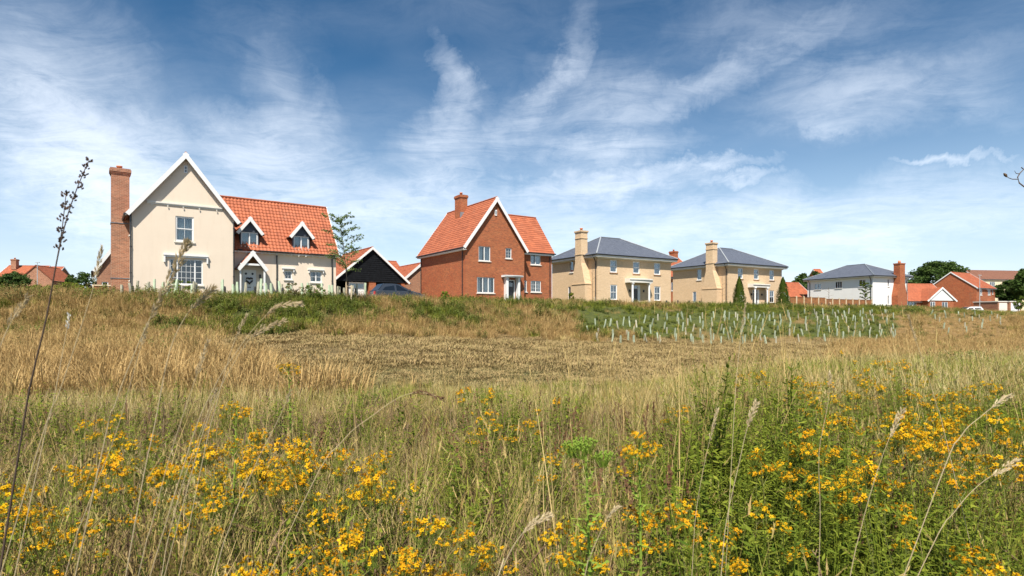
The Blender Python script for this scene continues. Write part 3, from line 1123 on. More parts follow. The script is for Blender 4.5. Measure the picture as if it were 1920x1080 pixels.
# ================================================================ red brick house with steep roofs
def brick_house():
    ox, oy = origin(873, 50.0)
    H = empty('house', (ox, oy, GZ), math.radians(33),
              'red brick house with steep orange roof, front gable and white door canopy', 'house')
    W1, D1, E1, R1 = 6.05, 9.2, 5.30, 9.52
    WX, WY0, WY1 = 9.75, .8, 6.6
    fr = [(1.28, 3.90, 2.45, 5.16), (4.04, 4.25, 4.66, 5.17), (1.12, 1.12, 2.86, 2.48), (4.12, 0, 5.0, 2.35)]
    w = MB()
    wall_run(w, (0, 0), (W1, 0), E1, fr, gable=(W1 / 2, R1 - .1))
    wall_run(w, (W1, 0), (W1, D1), E1)
    wall_run(w, (W1, D1), (0, D1), E1, gable=(W1 / 2, R1 - .1))
    wall_run(w, (0, D1), (0, 0), E1)
    w.build('wall', MT['brick'], H)
    wf = [(1.26, 3.92, 2.40, 5.14), (1.28, 1.36, 2.44, 2.42), (.42, 1.36, .84, 2.42)]
    w = MB()
    wall_run(w, (W1, WY0), (WX, WY0), E1, wf)
    wall_run(w, (WX, WY0), (WX, WY1), E1, gable=((WY1 - WY0) / 2, 9.0))
    wall_run(w, (WX, WY1), (W1, WY1), E1)
    w.build('wall', MT['brick'], H)
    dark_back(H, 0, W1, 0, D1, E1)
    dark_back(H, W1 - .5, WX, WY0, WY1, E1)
    window(H, (0, 0), (W1, 0), fr[0], 2, curtain=.7)
    window(H, (0, 0), (W1, 0), fr[1], 1, (2, 3), curtain=0)
    window(H, (0, 0), (W1, 0), fr[2], 3, curtain=.6)
    window(H, (W1, WY0), (WX, WY0), wf[0], 2, curtain=.7)
    window(H, (W1, WY0), (WX, WY0), wf[1], 2, (2, 3), curtain=.3)
    window(H, (W1, WY0), (WX, WY0), wf[2], 1, (2, 3), curtain=0)
    # soldier course lintels, each brick proud of the wall
    for a, b, c, d_ in (fr[0], fr[1], fr[2]):
        lt = MB()
        n = int((c - a + .2) / .075)
        for i in range(n):
            x = a - .1 + (c - a + .2) * i / n
            lt.box(x + .005, x + .07, -.012, -.002, d_ + .003, d_ + .215, tint=random.random())
        lt.build('lintel', MT['brick'], H)
    ov, oh = .34, .22
    k = (R1 - E1) / (W1 / 2)
    ez = E1 - ov * k + .12
    sl, ti = MB(), MB()
    roof_plane(sl, ti, (-ov, D1 + oh, ez), (-ov, -oh, ez), (W1 / 2, -oh, R1), (W1 / 2, D1 + oh, R1), 'plain')
    roof_plane(sl, ti, (W1 + ov, -oh, ez), (W1 + ov, D1 + oh, ez), (W1 / 2, D1 + oh, R1), (W1 / 2, -oh, R1), 'plain')
    finish_roof(H, sl, ti, 'plain', [((W1 / 2, -oh, R1 + .03), (W1 / 2, D1 + oh, R1 + .03))])
    for s in (-1, 1):
        xe = W1 / 2 + s * (W1 / 2 + ov + .02)
        bargeboard(H, (xe, -oh - .022, ez + .04), (W1 / 2, -oh - .022 - .002 * s, R1 + .08), .26)
        bargeboard(H, (xe, D1 + oh + .022, ez + .04), (W1 / 2, D1 + oh + .022 + .002 * s, R1 + .08), .26)
    MB().box(-ov + .02, -ov + .06, -oh, D1 + oh, ez - .20, ez - .04).box(-ov + .06, -.003, -oh, D1 + oh, ez - .20, ez - .17).build('fascia', MT['white'], H)
    gutter(H, (-ov - .05, -oh, ez - .03), (-ov - .05, D1 + oh, ez - .03), .07)
    downpipe(H, -.06, .5, E1 - .1, top=(-ov - .04, .3, ez - .06))
    downpipe(H, -.06, D1 - .15, E1 - .1, top=(-ov - .04, D1 - .15, ez - .06))
    rz, ry = 8.85, 3.6
    k2 = (rz - E1) / (ry - WY0)
    ez2 = E1 - .3 * k2 + .1
    ye, x1 = WY0 - .3, WX + .14
    sl, ti = MB(), MB()
    roof_plane(sl, ti, (W1 - 2.2, ye, ez2), (x1, ye, ez2), (x1, ry, rz), (W1 - 2.2, ry, rz), 'plain')
    roof_plane(sl, ti, (x1, 6.7, ez2), (W1 - 2.2, 6.7, ez2), (W1 - 2.2, ry, rz), (x1, ry, rz), 'plain')
    finish_roof(H, sl, ti, 'plain', [((W1 - 2.2, ry, rz + .03), (x1, ry, rz + .03))])
    MB().box(W1 + ov, x1, ye + .02, ye + .06, ez2 - .22, ez2 - .05).box(W1 + ov, x1, ye + .06, WY0 - .003, ez2 - .22, ez2 - .19).build('fascia', MT['white'], H)
    gutter(H, (W1 + ov, ye - .04, ez2 - .03), (x1 + .1, ye - .04, ez2 - .03), .06)
    downpipe(H, WX - .25, WY0 - .06, E1 - .1, top=(WX - .25, ye - .02, ez2 - .06))
    # chimney rising through the left slope, behind the ridge line
    cx, cy = 2.55, 5.6
    chimney(H, cx, cy, .75, 1.15, 7.6, 10.62, MT['brick'])
    fl = MB().beam((cx - .62, cy - .62, R1 - .25 - (W1 / 2 - (cx - .62)) * k + .26), (cx + .1, cy - .62, R1 + (cx + .1 - W1 / 2) * k + .05), .14, .05)
    fl.box(cx - .42, cx + .42, cy - .64, cy - .58, 8.4, 8.95)
    fl.build('lead_flashing', MT['lead'], H)
    v = MB().box(W1 / 2 - .13, W1 / 2 + .09, -.05, -.003, 7.95, 8.45).build('gable_vent', MT['white'], H)
    MB().box(W1 / 2 - .09, W1 / 2 + .05, -.056, -.051, 8.05, 8.35).build('vent_slot', MT['lead'], v)
    # door and canopy on pilasters
    d = MB().box(4.20, 4.92, .06, .10, 0, 2.28).build('door', MT['door_black'], H)
    MB().box(4.30, 4.82, .045, .059, 1.75, 2.1).build('door_light', MT['glass'], d)
    MB().box(4.12, 4.20, -.02, .09, 0, 2.35).box(4.92, 5.0, -.02, .09, 0, 2.35).box(4.2, 4.92, -.02, .09, 2.28, 2.35).build('door_frame', MT['white'], H)
    cn = MB()
    prof = []
    for i in range(9):
        t = i / 8
        prof.append((3.62 + 2.0 * t, 0))
    for i in range(8):
        xa, xb = 3.58 + 2.0 * i / 8, 3.58 + 2.0 * (i + 1) / 8
        ya = -.52 - .16 * math.sin(math.pi * i / 8)
        yb = -.52 - .16 * math.sin(math.pi * (i + 1) / 8)
        for z0_, z1_, g in ((2.56, 2.66, 0), (2.66, 2.72, -.05)):
            cn.hexa([(xa, ya + g, z0_), (xb, yb + g, z0_), (xb, -.003, z0_), (xa, -.003, z0_),
                     (xa, ya + g, z1_), (xb, yb + g, z1_), (xb, -.003, z1_), (xa, -.003, z1_)])
    c = cn.build('canopy', MT['white'], H)
    MB().box(3.66, 5.5, -.45, -.004, 2.725, 2.75).build('canopy_lead', MT['lead'], c)
    for x in (3.86, 5.10):
        MB().box(x, x + .22, -.42, -.003, 0, 2.555).box(x - .03, x + .25, -.45, -.002, 2.40, 2.47).box(x - .03, x + .25, -.45, -.002, -.1, .14).build('column', MT['white'], H)


brick_house()


# ================================================================ buff brick villas with hipped slate roofs
def villa(px, d, rot, label, spec):
    ox, oy = origin(px, d)
    H = empty('house', (ox, oy, GZ), math.radians(rot), label, 'house', None)
    L, D, E = spec['L'], spec['D'], 5.25
    xs = spec['xs']
    up = [(x, 3.74, x + .95, 5.06) for x in xs]
    lo = [(xs[0] + .03, .85, xs[0] + .98, 2.45), (xs[2] + .03, .85, xs[2] + .98, 2.45)]
    dr = (spec['door'], 0, spec['door'] + 1.25, 2.5)
    sd = [(D - s[0] - s[2], s[1], D - s[0], s[1] + s[3]) for s in spec['side']]
    w = MB()
    wall_run(w, (0, 0), (L, 0), E, up + lo + [dr])
    wall_run(w, (L, 0), (L, D), E)
    wall_run(w, (L, D), (0, D), E)
    wall_run(w, (0, D), (0, 0), E, sd)
    w.build('wall', MT['buff'], H)
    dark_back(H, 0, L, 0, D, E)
    for r in up + lo:
        f = window(H, (0, 0), (L, 0), r, 1, (2, 0) if r in lo else (0, 0), sash=True, curtain=.9, fr=.07, sill=False)
        MB().box(r[0] - .08, r[2] + .08, -.06, .034, r[1] - .10, r[1] - .003).build('sill', MT['oak'], f)
    for r in sd:
        window(H, (0, D), (0, 0), r, 1, curtain=.4, fr=.07)
    # roof
    o = .55
    ez, rz = E + .30, 8.05
    ra, rb = spec['ridge']
    A, B, C, Dd = (-o, -o, ez), (L + o, -o, ez), (L + o, D + o, ez), (-o, D + o, ez)
    R0, R1 = (ra, D / 2, rz), (rb, D / 2, rz)
    sl, ti = MB(), MB()
    for q in ((A, B, R1, R0), (B, C, R1, R1), (C, Dd, R0, R1), (Dd, A, R0, R0)):
        roof_plane(sl, ti, *q, kind='slate', thick=.04)
    r = sl.build('roof', MT['slate'], H)
    tag(ti.build('slates', MT['slate'], r), kind='stuff')
    for P, Q in ((A, R0), (B, R1), (Dd, R0), (C, R1), (R0, R1)):
        MB().tube([Vector(P) + Vector((0, 0, .05)), Vector(Q) + Vector((0, 0, .05))], .075, 6).build('ridge_tiles', MT['metal'] if P is A else MT['lead'], r)
    # white eaves box and black gutter
    eb = MB()
    eb.box(-o + .06, L + o - .06, -o + .06, -.003, E, E + .22)
    eb.box(-o + .06, L + o - .06, D + .003, D + o - .06, E, E + .22)
    eb.box(-o + .06, -.003, -.002, D + .002, E, E + .22)
    eb.box(L + .003, L + o - .06, -.002, D + .002, E, E + .22)
    eb.box(-.12, L + .12, -.12, -.004, E - .1, E - .002).box(-.12, -.004, -.003, D, E - .1, E - .002)
    eb.build('eaves', MT['offwhite'], H)
    g = .02
    for P, Q in (((-o, -o, ez - .03), (L + o, -o, ez - .03)), ((-o, D + o, ez - .03), (-o, -o, ez - .03)), ((L + o, -o, ez - .03), (L + o, D + o, ez - .03))):
        gutter(H, P, Q, .065)
    downpipe(H, -.05, .22, E - .1, top=(-o, .1, ez - .06), r=.05)
    # tapering external chimney breast
    cy, hw, hb = spec['cy'], .52, 1.15
    prof = [(cy - hb, -.3), (cy + hb, -.3), (cy + hb, 2.55), (cy + hw, 4.75), (cy + hw, 8.05), (cy - hw, 8.05), (cy - hw, 4.75), (cy - hb, 2.55)]
    c = MB()
    n = len(prof)
    xa, xb = -.86, -.004
    c.face([(xa, p[0], p[1]) for p in reversed(prof)])
    c.face([(xb, p[0], p[1]) for p in prof])
    for i in range(n):
        a, b = prof[i], prof[(i + 1) % n]
        c.face([(xa, a[0], a[1]), (xa, b[0], b[1]), (xb, b[0], b[1]), (xb, a[0], a[1])])
    c.box(xa - .05, xb + .0, cy - hb - .05, cy + hb + .05, 2.48, 2.56).box(xa - .05, xb + .05, cy - hw - .05, cy + hw + .05, 5.62, 5.72)
    c.box(xa - .05, xb + .05, cy - hw - .05, cy + hw + .05, 7.35, 7.42)
    c.box(xa - .05, xb + .05, cy - hw - .05, cy + hw + .05, 7.98, 8.06).box(xa - .09, xb + .09, cy - hw - .09, cy + hw + .09, 8.06, 8.2)
    ch = c.build('chimney', MT['buff'], H)
    MB().tube([(-.43, cy, 8.18), (-.43, cy, 8.42), (-.43, cy, 8.43), (-.43, cy, 8.52)], [.17, .13, .17, .17], 12).build('chimney_pot', MT['terracotta'], ch, smooth=True)
    # portico
    x0 = dr[0] - .95
    x1 = x0 + 3.3
    cn = MB()
    nn = 10
    for i in range(nn):
        a, b = x0 + (x1 - x0) * i / nn, x0 + (x1 - x0) * (i + 1) / nn
        ya, yb = -.85 - spec['bow'] * math.sin(math.pi * i / nn), -.85 - spec['bow'] * math.sin(math.pi * (i + 1) / nn)
        for z0_, z1_, gg in ((2.72, 3.02, .05), (3.02, 3.12, -.03), (3.12, 3.16, .02)):
            cn.hexa([(a, ya + gg, z0_), (b, yb + gg, z0_), (b, -.003, z0_), (a, -.003, z0_),
                     (a, ya + gg, z1_), (b, yb + gg, z1_), (b, -.003, z1_), (a, -.003, z1_)])
    cn.build('portico', MT['offwhite'], H)
    for x in (x0 + .45, x1 - .45):
        m = MB().tube([(x, -.72, -.2), (x, -.72, 2.60)], [.12, .10], 12)
        m.box(x - .15, x + .15, -.87, -.57, 2.60, 2.718).box(x - .15, x + .15, -.87, -.57, -.2, .05)
        m.build('column', MT['white'], H)
    d_ = MB().box(dr[0] + .1, dr[0] + .92, .05, .10, 0, 2.1).build('door', MT['door_black'], H)
    MB().box(dr[0] + .45, dr[0] + .6, .035, .05, .95, 1.0).build('letterbox', MT['metal'], d_)
    fr = MB().box(dr[0], dr[0] + .1, .0, .1, 0, 2.5).box(dr[0] + .92, dr[2], .0, .1, 0, 2.5).box(dr[0] + .1, dr[0] + .92, .0, .1, 2.1, 2.16).box(dr[0] + .1, dr[0] + .92, .0, .1, 2.42, 2.5)
    fr.build('door_frame', MT['white'], H)
    MB().box(dr[0] + .12, dr[0] + .9, .05, .055, 2.17, 2.41).build('fanlight', MT['glass'], H)
    for dx in (-.35, 1.65):
        MB().box(dr[0] + dx, dr[0] + dx + .12, -.14, -.003, 1.75, 2.0).build('lantern', MT['black'], H)
    return H


villa(1120, 61, 31, 'buff brick house with slate hipped roof and bowed white portico beside the red brick house', dict(
    L=10.66, D=8.2, xs=(1.72, 4.95, 8.06), door=4.72, side=((4.15, 3.95, .62, 1.3), (4.6, .9, .5, 1.5)), ridge=(3.85, 6.75), cy=2.15, bow=.22))
villa(1365, 71, 31, 'buff brick house with slate hipped roof between two dark green conifers', dict(
    L=10.5, D=8.9, xs=(1.80, 4.85, 7.95), door=4.62, side=((4.05, 3.75, .75, 1.4), (4.9, .9, .6, 1.4)), ridge=(3.85, 6.4), cy=2.1, bow=.0))


# ================================================================ white rendered house, chimney on its front
def white_house():
    ox, oy = origin(1637, 85)
    H = empty('house', (ox, oy, GZ), math.radians(22), 'white rendered house with grey hipped slate roof and red brick chimney', 'house')
    L, D, E = 7.4, 11.3, 4.85
    sd = [(D - 9.95, 3.4, D - 8.75, 4.38), (D - 6.2, 3.45, D - 5.05, 4.5), (D - 2.25, 3.55, D - 1.15, 4.55)]
    ft = [(3.1, 3.5, 3.42, 4.6), (3.1, .9, 3.42, 2.2), (6.6, 2.9, 6.95, 4.2)]
    w = MB()
    wall_run(w, (0, 0), (L, 0), E, ft)
    wall_run(w, (L, 0), (L, D), E)
    wall_run(w, (L, D), (0, D), E)
    wall_run(w, (0, D), (0, 0), E, sd)
    w.build('wall', MT['white_wall'], H)
    dark_back(H, 0, L, 0, D, E)
    for i, r in enumerate(sd):
        window(H, (0, D), (0, 0), r, (2, 3, 2)[i], curtain=0, fr=.06)
    for r in ft:
        window(H, (0, 0), (L, 0), r, 1, curtain=0, fr=.05)
    o, ez, rz = .5, E + .22, 7.15
    A, B, C, Dd = (-o, -o, ez), (L + o, -o, ez), (L + o, D + o, ez), (-o, D + o, ez)
    R0, R1 = (L / 2, 4.1, rz), (L / 2, 7.2, rz)
    sl, ti = MB(), MB()
    for q in ((A, B, R0, R0), (B, C, R1, R0), (C, Dd, R1, R1), (Dd, A, R0, R1)):
        roof_plane(sl, ti, *q, kind='slate', thick=.04)
    r = sl.build('roof', MT['slate'], H)
    tag(ti.build('slates', MT['slate'], r), kind='stuff')
    for P, Q in ((A, R0), (B, R0), (Dd, R1), (C, R1), (R0, R1)):
        MB().tube([Vector(P) + Vector((0, 0, .05)), Vector(Q) + Vector((0, 0, .05))], .07, 6).build('ridge_tiles', MT['lead'], r)
    eb = MB()
    eb.box(-o + .06, L + o - .06, -o + .06, -.003, E, E + .18).box(-o + .06, -.003, -.002, D + o - .06, E, E + .18)
    eb.box(L + .003, L + o - .06, -.002, D + .002, E, E + .18)
    eb.build('eaves', MT['offwhite'], H)
    gutter(H, (-o, -o, ez - .03), (L + o, -o, ez - .03), .06)
    gutter(H, (-o, D + o, ez - .03), (-o, -o, ez - .03), .06)
    downpipe(H, -.05, .3, E - .1, top=(-o, .2, ez - .06), r=.05)
    downpipe(H, -.05, D - .5, E - .1, top=(-o, D - .5, ez - .06), r=.05)
    downpipe(H, L - .2, -.06, E - .1, top=(L - .2, -o, ez - .06), r=.05)
    cx, hw, hb = 4.9, .55, 1.0
    prof = [(cx - hb, -.3), (cx + hb, -.3), (cx + hb, 2.2), (cx + hw, 3.9), (cx + hw, 6.85), (cx - hw, 6.85), (cx - hw, 3.9), (cx - hb, 2.2)]
    c = MB().prism(prof, -.95, -.004)
    c.box(cx - hw - .06, cx + hw + .06, -1.0, .05, 6.78, 6.95)
    ch = c.build('chimney', MT['brick'], H)
    MB().tube([(cx, -.48, 6.93), (cx, -.48, 7.35)], [.2, .16], 12).build('chimney_pot', MT['terracotta'], ch, smooth=True)


white_house()


# ================================================================ plainer houses further off
def simple_house(px, d, rot, L, D, E, R, wall, kind, label, axis='x', fwin=(), swin=(), barge=True, chim=None, z=GZ, ov=.3, gcol='white', door=None):
    """gabled house; axis 'x': ridge runs along the front, 'y': gable faces front"""
    ox, oy = origin(px, d)
    H = empty('house', (ox, oy, z), math.radians(rot), label, 'house')
    w = MB()
    gx = (L / 2, R - .08) if axis == 'y' else None
    gy = (D / 2, R - .08) if axis == 'x' else None
    wall_run(w, (0, 0), (L, 0), E, [f[:4] for f in fwin] + ([door] if door else []), gable=gx)
    wall_run(w, (L, 0), (L, D), E, gable=gy)
    wall_run(w, (L, D), (0, D), E, gable=gx)
    wall_run(w, (0, D), (0, 0), E, [f[:4] for f in swin], gable=gy)
    w.build('wall', MT[wall], H)
    dark_back(H, 0, L, 0, D, E)
    for f in fwin:
        window(H, (0, 0), (L, 0), f[:4], f[4], curtain=.4, fr=.07)
    for f in swin:
        window(H, (0, D), (0, 0), f[:4], f[4], curtain=.4, fr=.07)
    if door:
        MB().box(door[0] + .08, door[2] - .08, .04, .09, door[1], door[3] - .08).build('door', MT['white'], H)
    sl, ti = MB(), MB()
    kd = kind if kind != 'brown' else 'plain'
    if axis == 'x':
        k = (R - E) / (D / 2)
        ez = E - ov * k + .1
        roof_plane(sl, ti, (-.12, -ov, ez), (L + .12, -ov, ez), (L + .12, D / 2, R), (-.12, D / 2, R), kd)
        roof_plane(sl, ti, (L + .12, D + ov, ez), (-.12, D + ov, ez), (-.12, D / 2, R), (L + .12, D / 2, R), kd)
        rid = [((-.12, D / 2, R + .03), (L + .12, D / 2, R + .03))]
        gutter(H, (-.1, -ov - .04, ez - .03), (L + .1, -ov - .04, ez - .03))
        MB().box(-.1, L + .1, -ov + .02, -.003, ez - .2, ez - .08).build('fascia', MT['white'], H)
        if barge:
            for xx in (-.145, L + .145):
                for ye in (-ov - .03, D + ov + .03):
                    MB().beam((xx, ye, ez + .04), (xx + (.001 if ye < 0 else -.001), D / 2, R + .08), .04, .2).build('bargeboard', MT[gcol], H)
    else:
        k = (R - E) / (L / 2)
        ez = E - ov * k + .1
        roof_plane(sl, ti, (-ov, D + .15, ez), (-ov, -.15, ez), (L / 2, -.15, R), (L / 2, D + .15, R), kd)
        roof_plane(sl, ti, (L + ov, -.15, ez), (L + ov, D + .15, ez), (L / 2, D + .15, R), (L / 2, -.15, R), kd)
        rid = [((L / 2, -.15, R + .03), (L / 2, D + .15, R + .03))]
        if barge:
            for xe in (-ov - .02, L + ov + .02):
                MB().beam((xe, -.172, ez + .04), (L / 2, -.172 + (.001 if xe < 0 else -.001), R + .08), .04, .26).build('bargeboard', MT[gcol], H)
        gutter(H, (-ov - .05, -.1, ez - .03), (-ov - .05, D, ez - .03))
        gutter(H, (L + ov + .05, -.1, ez - .03), (L + ov + .05, D, ez - .03))
    finish_roof(H, sl, ti, kind, rid)
    if chim:
        chimney(H, *chim, MT[wall if wall.startswith('brick') else 'brick'])
    return H


# garage / cart lodge with black boards
def cart_lodge():
    ox, oy = origin(628, 50)
    H = empty('cart_lodge', (ox, oy, GZ), math.radians(35), 'black weatherboarded open garage with orange tiled roof', 'garage')
    L, D, E, R = 6.6, 7.5, 2.28, 5.15
    k = (R - E) / (L / 2)
    z = 2.14
    i = 0
    while z < R - .25:
        z2 = z + .185
        hw0 = (R - max(z, E)) / k if z > E else L / 2
        hw1 = (R - z2) / k if z2 > E else L / 2
        hw0, hw1 = min(hw0, L / 2), max(.02, min(hw1, L / 2))
        b = MB()
        c = L / 2
        b.hexa([(c - hw0, -.045, z), (c + hw0, -.045, z), (c + hw0, 0, z), (c - hw0, 0, z),
                (c - hw1, -.02, z2 + .02), (c + hw1, -.02, z2 + .02), (c + hw1, 0.0, z2 + .02), (c - hw1, 0.0, z2 + .02)])
        b.build('board', MT['blackboard'], H)
        z = z2
        i += 1
    w = MB()
    w.box(0.02, L - .02, D - .1, D, -.2, E)
    w.box(-.0, .12, .02, D - .1, -.2, E)
    w.box(L - .12, L, 3.2, D - .1, -.2, E)
    w.box(.12, L - .12, .02, D - .1, 2.17, 2.25)
    w.build('wall', MT['blackboard'], H)
    for x in (3.05,):
        MB().box(x, x + .62, .01, .6, -.2, 2.13).build('brick_pier', MT['brick'], H)
    MB().box(6.1, 6.45, .01, .36, -.2, 2.13).build('brick_pier', MT['brick'], H)
    MB().box(.95, 1.05, .005, .09, -.2, 2.13).build('post', MT['post'], H)
    d = MB().box(1.30, 2.72, .30, .36, -.2, 2.08).build('door', MT['white'], H)
    for a in (1.40, 2.06):
        MB().box(a, a + .56, .285, .299, 1.55, 1.95).build('door_light', MT['glass'], d)
    for a in (1.36, 2.04):
        MB().box(a, a + .62, .285, .299, .1, 1.42).build('door_panel', MT['white'], d)
    sl, ti = MB(), MB()
    ov = .28
    ez = E - ov * k + .08
    roof_plane(sl, ti, (-ov, D, ez), (-ov, -.2, ez), (L / 2, -.2, R), (L / 2, D, R), 'plain')
    roof_plane(sl, ti, (L + ov, -.2, ez), (L + ov, D, ez), (L / 2, D, R), (L / 2, -.2, R), 'plain')
    finish_roof(H, sl, ti, 'plain', [((L / 2, -.2, R + .03), (L / 2, D, R + .03))])
    for s, xe in ((-1, -ov - .02), (1, L + ov + .02)):
        bargeboard(H, (xe, -.222, ez + .04), (L / 2, -.222 + s * .001, R + .08), .18)
    gutter(H, (L + ov + .05, -.2, ez - .03), (L + ov + .05, D, ez - .03), .05)


cart_lodge()
simple_house(656, 66, 35, 7.5, 9, 2.9, 6.0, 'brick_pink', 'plain', 'orange roofed brick building behind the black garage', 'x', barge=False)
simple_house(757, 66, 33, 4.3, 9, 3.3, 5.2, 'brick_pink', 'plain', 'small brick gabled house with orange roof behind the dark blue car', 'y', fwin=((.3, 1.0, 1.3, 2.0, 2),))
simple_house(182, 47.5, 35.6, 4.4, 8, 3.1, 6.6, 'brick_pink', 'plain', 'brick outbuilding with white sloping bargeboards left of the tall chimney', 'y', fwin=((.3, .9, .75, 1.9, 1),))
simple_house(-10, 112, 8, 7.2, 8, 6.4, 9.2, 'brick_pink', 'plain', 'orange roofed brick house half hidden by bushes at the left edge', 'x', chim=(1.6, 3, .9, .9, 8.4, 10.4))
simple_house(36, 108, 12, 5.3, 8, 6.0, 8.6, 'brick_pink', 'plain', 'brown brick gabled house front above the far left bushes', 'y', barge=False)
simple_house(62, 116, 6, 3.2, 8, 5.9, 9.3, 'brick_pink', 'plain', 'small orange roofed house right of the brown brick gable, far left', 'x')
simple_house(100, 120, 25, 2.6, 6, 5.4, 7.2, 'brick_pink', 'plain', 'low brick roof end peeping out beside the dark chimney, far left', 'y', barge=False)
simple_house(1248, 88, 31, 7.5, 9, 5.2, 8.6, 'brick', 'plain', 'red brick house with orange roof and chimney standing between the two buff houses', 'x', fwin=((1.2, 3.0, 2.1, 4.3, 1),), chim=(6.4, 4.5, .85, 1.1, 7.9, 9.7))
simple_house(1478, 96, 20, 5.2, 6, 2.4, 4.9, 'slatewall', 'plain', 'low orange roofed garage behind the brown fence', 'x')
simple_house(1534, 152, 5, 1.8, 4, 9.8, 11.6, 'brick', 'plain', 'far orange roof peeping above the white house', 'x')
simple_house(1831, 124, 30, 8.6, 9.4, 5.35, 8.85, 'brick', 'plain', 'two storey brick house with orange roof and blank gable end on the right', 'x',
             fwin=((1.5, 3.7, 2.6, 5.0, 2), (5.2, 3.8, 6.5, 5.1, 2), (1.2, 1.0, 2.5, 2.5, 2), (7.2, 4.0, 7.8, 5.0, 1)), door=(5.3, 0, 6.4, 2.1))
fb_ = [o for o in COL.objects if o.get('label', '').startswith('two storey brick house')][0]
cn_ = MB().box(4.9, 6.9, -1.3, -.003, 2.25, 2.37).build('canopy', MT['white'], fb_)
MB().box(6.6, 6.75, -1.2, -1.05, -.3, 2.24).build('canopy_post', MT['black'], fb_)
bg_ = simple_house(1692, 116, 12, 11.5, 8, 2.35, 5.9, 'brick', 'plain', 'brick bungalow with orange roof and white boarded porch gable', 'x',
                   fwin=((.7, .5, 3.3, 2.05, 3),))
# gabled front wing of the bungalow, white boarded above, brick below
wg_ = MB()
wall_run(wg_, (4.6, -1.5), (10.6, -1.5), 2.3, [(.4, 0, 1.6, 2.1), (3.2, .5, 4.6, 2.05)])
wall_run(wg_, (10.6, -1.5), (10.6, .0), 2.3)
wall_run(wg_, (4.6, .0), (4.6, -1.5), 2.3)
wg_.build('wall', MT['brick'], bg_)
window(bg_, (4.6, -1.5), (10.6, -1.5), (3.2, .5, 4.6, 2.05), 2, curtain=.4, fr=.08)
window(bg_, (4.6, -1.5), (10.6, -1.5), (.4, 0, 1.6, 2.1), 2, curtain=.3, fr=.1)
gb_ = MB().prism([(4.3, 2.32), (11.0, 2.32), (7.65, 4.75)], -1.62, -1.52)
gb_.build('porch_gable', MT['white'], bg_)
sl_, ti_ = MB(), MB()
roof_plane(sl_, ti_, (4.1, 2.0, 2.25), (4.1, -1.75, 2.25), (7.65, -1.75, 4.9), (7.65, 3.0, 4.9), 'plain')
roof_plane(sl_, ti_, (11.2, -1.75, 2.25), (11.2, 2.0, 2.25), (7.65, 3.0, 4.9), (7.65, -1.75, 4.9), 'plain')
rr_ = sl_.build('porch_roof', MT['pantile'], bg_)
tag(ti_.build('tiles', MT['pantile'], rr_), kind='stuff')
for s_ in (-1, 1):
    MB().beam((7.65 + s_ * 3.6, -1.78, 2.28), (7.65, -1.78 + .001 * s_, 5.0), .05, .3).build('bargeboard', MT['white'], bg_)
simple_house(1836, 165, 10, 26, 9, 9.8, 12.6, 'cream2', 'brown', 'long cream rendered block with dark brown roof behind the right hand trees', 'x',
             fwin=((3.5, 7.2, 5.3, 9.0, 3), (8.0, 7.2, 9.4, 9.0, 2), (14, 7.2, 15.6, 9.0, 2)))
# low garages at the far right edge
for px_, w_, lab in ((1871, 4.6, 'low pink garage block behind the right end of the bank'), (1893, 2.9, 'low brick shed at the right edge beside the pink garage')):
    ox_, oy_ = origin(px_, 118)
    s_ = empty('garage', (ox_, oy_, GZ), math.radians(12), lab, 'garage')
    MB().box(0, w_, 0, 5, -.2, 2.1).build('wall', MT['brick_pink'], s_)
    MB().box(-.1, w_ + .1, -.1, 5.1, 2.1, 2.28).build('roof', MT['offwhite'], s_)
    dm_ = MB().box(.3, w_ - .3, -.03, -.003, 0, 1.9)
    for k_ in range(5):
        dm_.box(.34, w_ - .34, -.045, -.031, .1 + k_ * .36, .36 + k_ * .36)
    dm_.build('garage_door', MT['curtain' if w_ < 3 else 'offwhite'], s_)

# ---------------------------------------------------------------- plants: clump shapes
MT['straw'] = leafy('dry_straw', (0.33, 0.22, 0.080), (0.55, 0.41, 0.185), (0.20, 0.18, 0.045), 0.15)
MT['gold'] = leafy('golden_dry_grass', (0.24, 0.145, 0.052), (0.39, 0.26, 0.105), (0.50, 0.355, 0.155), 0.25)
MT['pale'] = leafy('pale_seeding_grass', (0.44, 0.34, 0.165), (0.60, 0.49, 0.28), (0.29, 0.28, 0.07), 0.25)
MT['grass'] = leafy('green_grass', (0.062, 0.098, 0.010), (0.155, 0.190, 0.021), (0.27, 0.265, 0.045), 0.2)
MT['lushgrass'] = leafy('yellow_green_grass', (0.13, 0.20, 0.022), (0.25, 0.28, 0.042), (0.36, 0.34, 0.085), 0.35)
MT['weed'] = leafy('broad_green_leaves', (0.040, 0.078, 0.008), (0.110, 0.150, 0.015), (0.23, 0.25, 0.030), 0.2)
MT['olive'] = leafy('olive_dusty_leaves', (0.075, 0.095, 0.028), (0.13, 0.135, 0.042), (0.22, 0.17, 0.06), 0.3)
MT['dock'] = leafy('brown_seed_stalks', (0.085, 0.040, 0.022), (0.19, 0.095, 0.050), (0.24, 0.15, 0.08), 0.1)
MT['darkstem'] = leafy('dark_dry_stems', (0.10, 0.065, 0.04), (0.17, 0.11, 0.065), (0.22, 0.15, 0.09), 0.1)
MT['thatch'] = leafy('brown_thatch', (0.16, 0.10, 0.045), (0.34, 0.235, 0.11), (0.10, 0.085, 0.03), 0.1)
MT['bankweed'] = leafy('bank_weed_leaves', (0.050, 0.088, 0.015), (0.125, 0.155, 0.030), (0.21, 0.235, 0.055), 0.25)
MT['turfgreen'] = leafy('dull_green_turf', (0.19, 0.16, 0.062), (0.27, 0.215, 0.09), (0.34, 0.25, 0.115), 0.1)
MT['turfdry'] = leafy('dull_dry_turf', (0.28, 0.19, 0.085), (0.38, 0.27, 0.13), (0.20, 0.17, 0.07), 0.1)
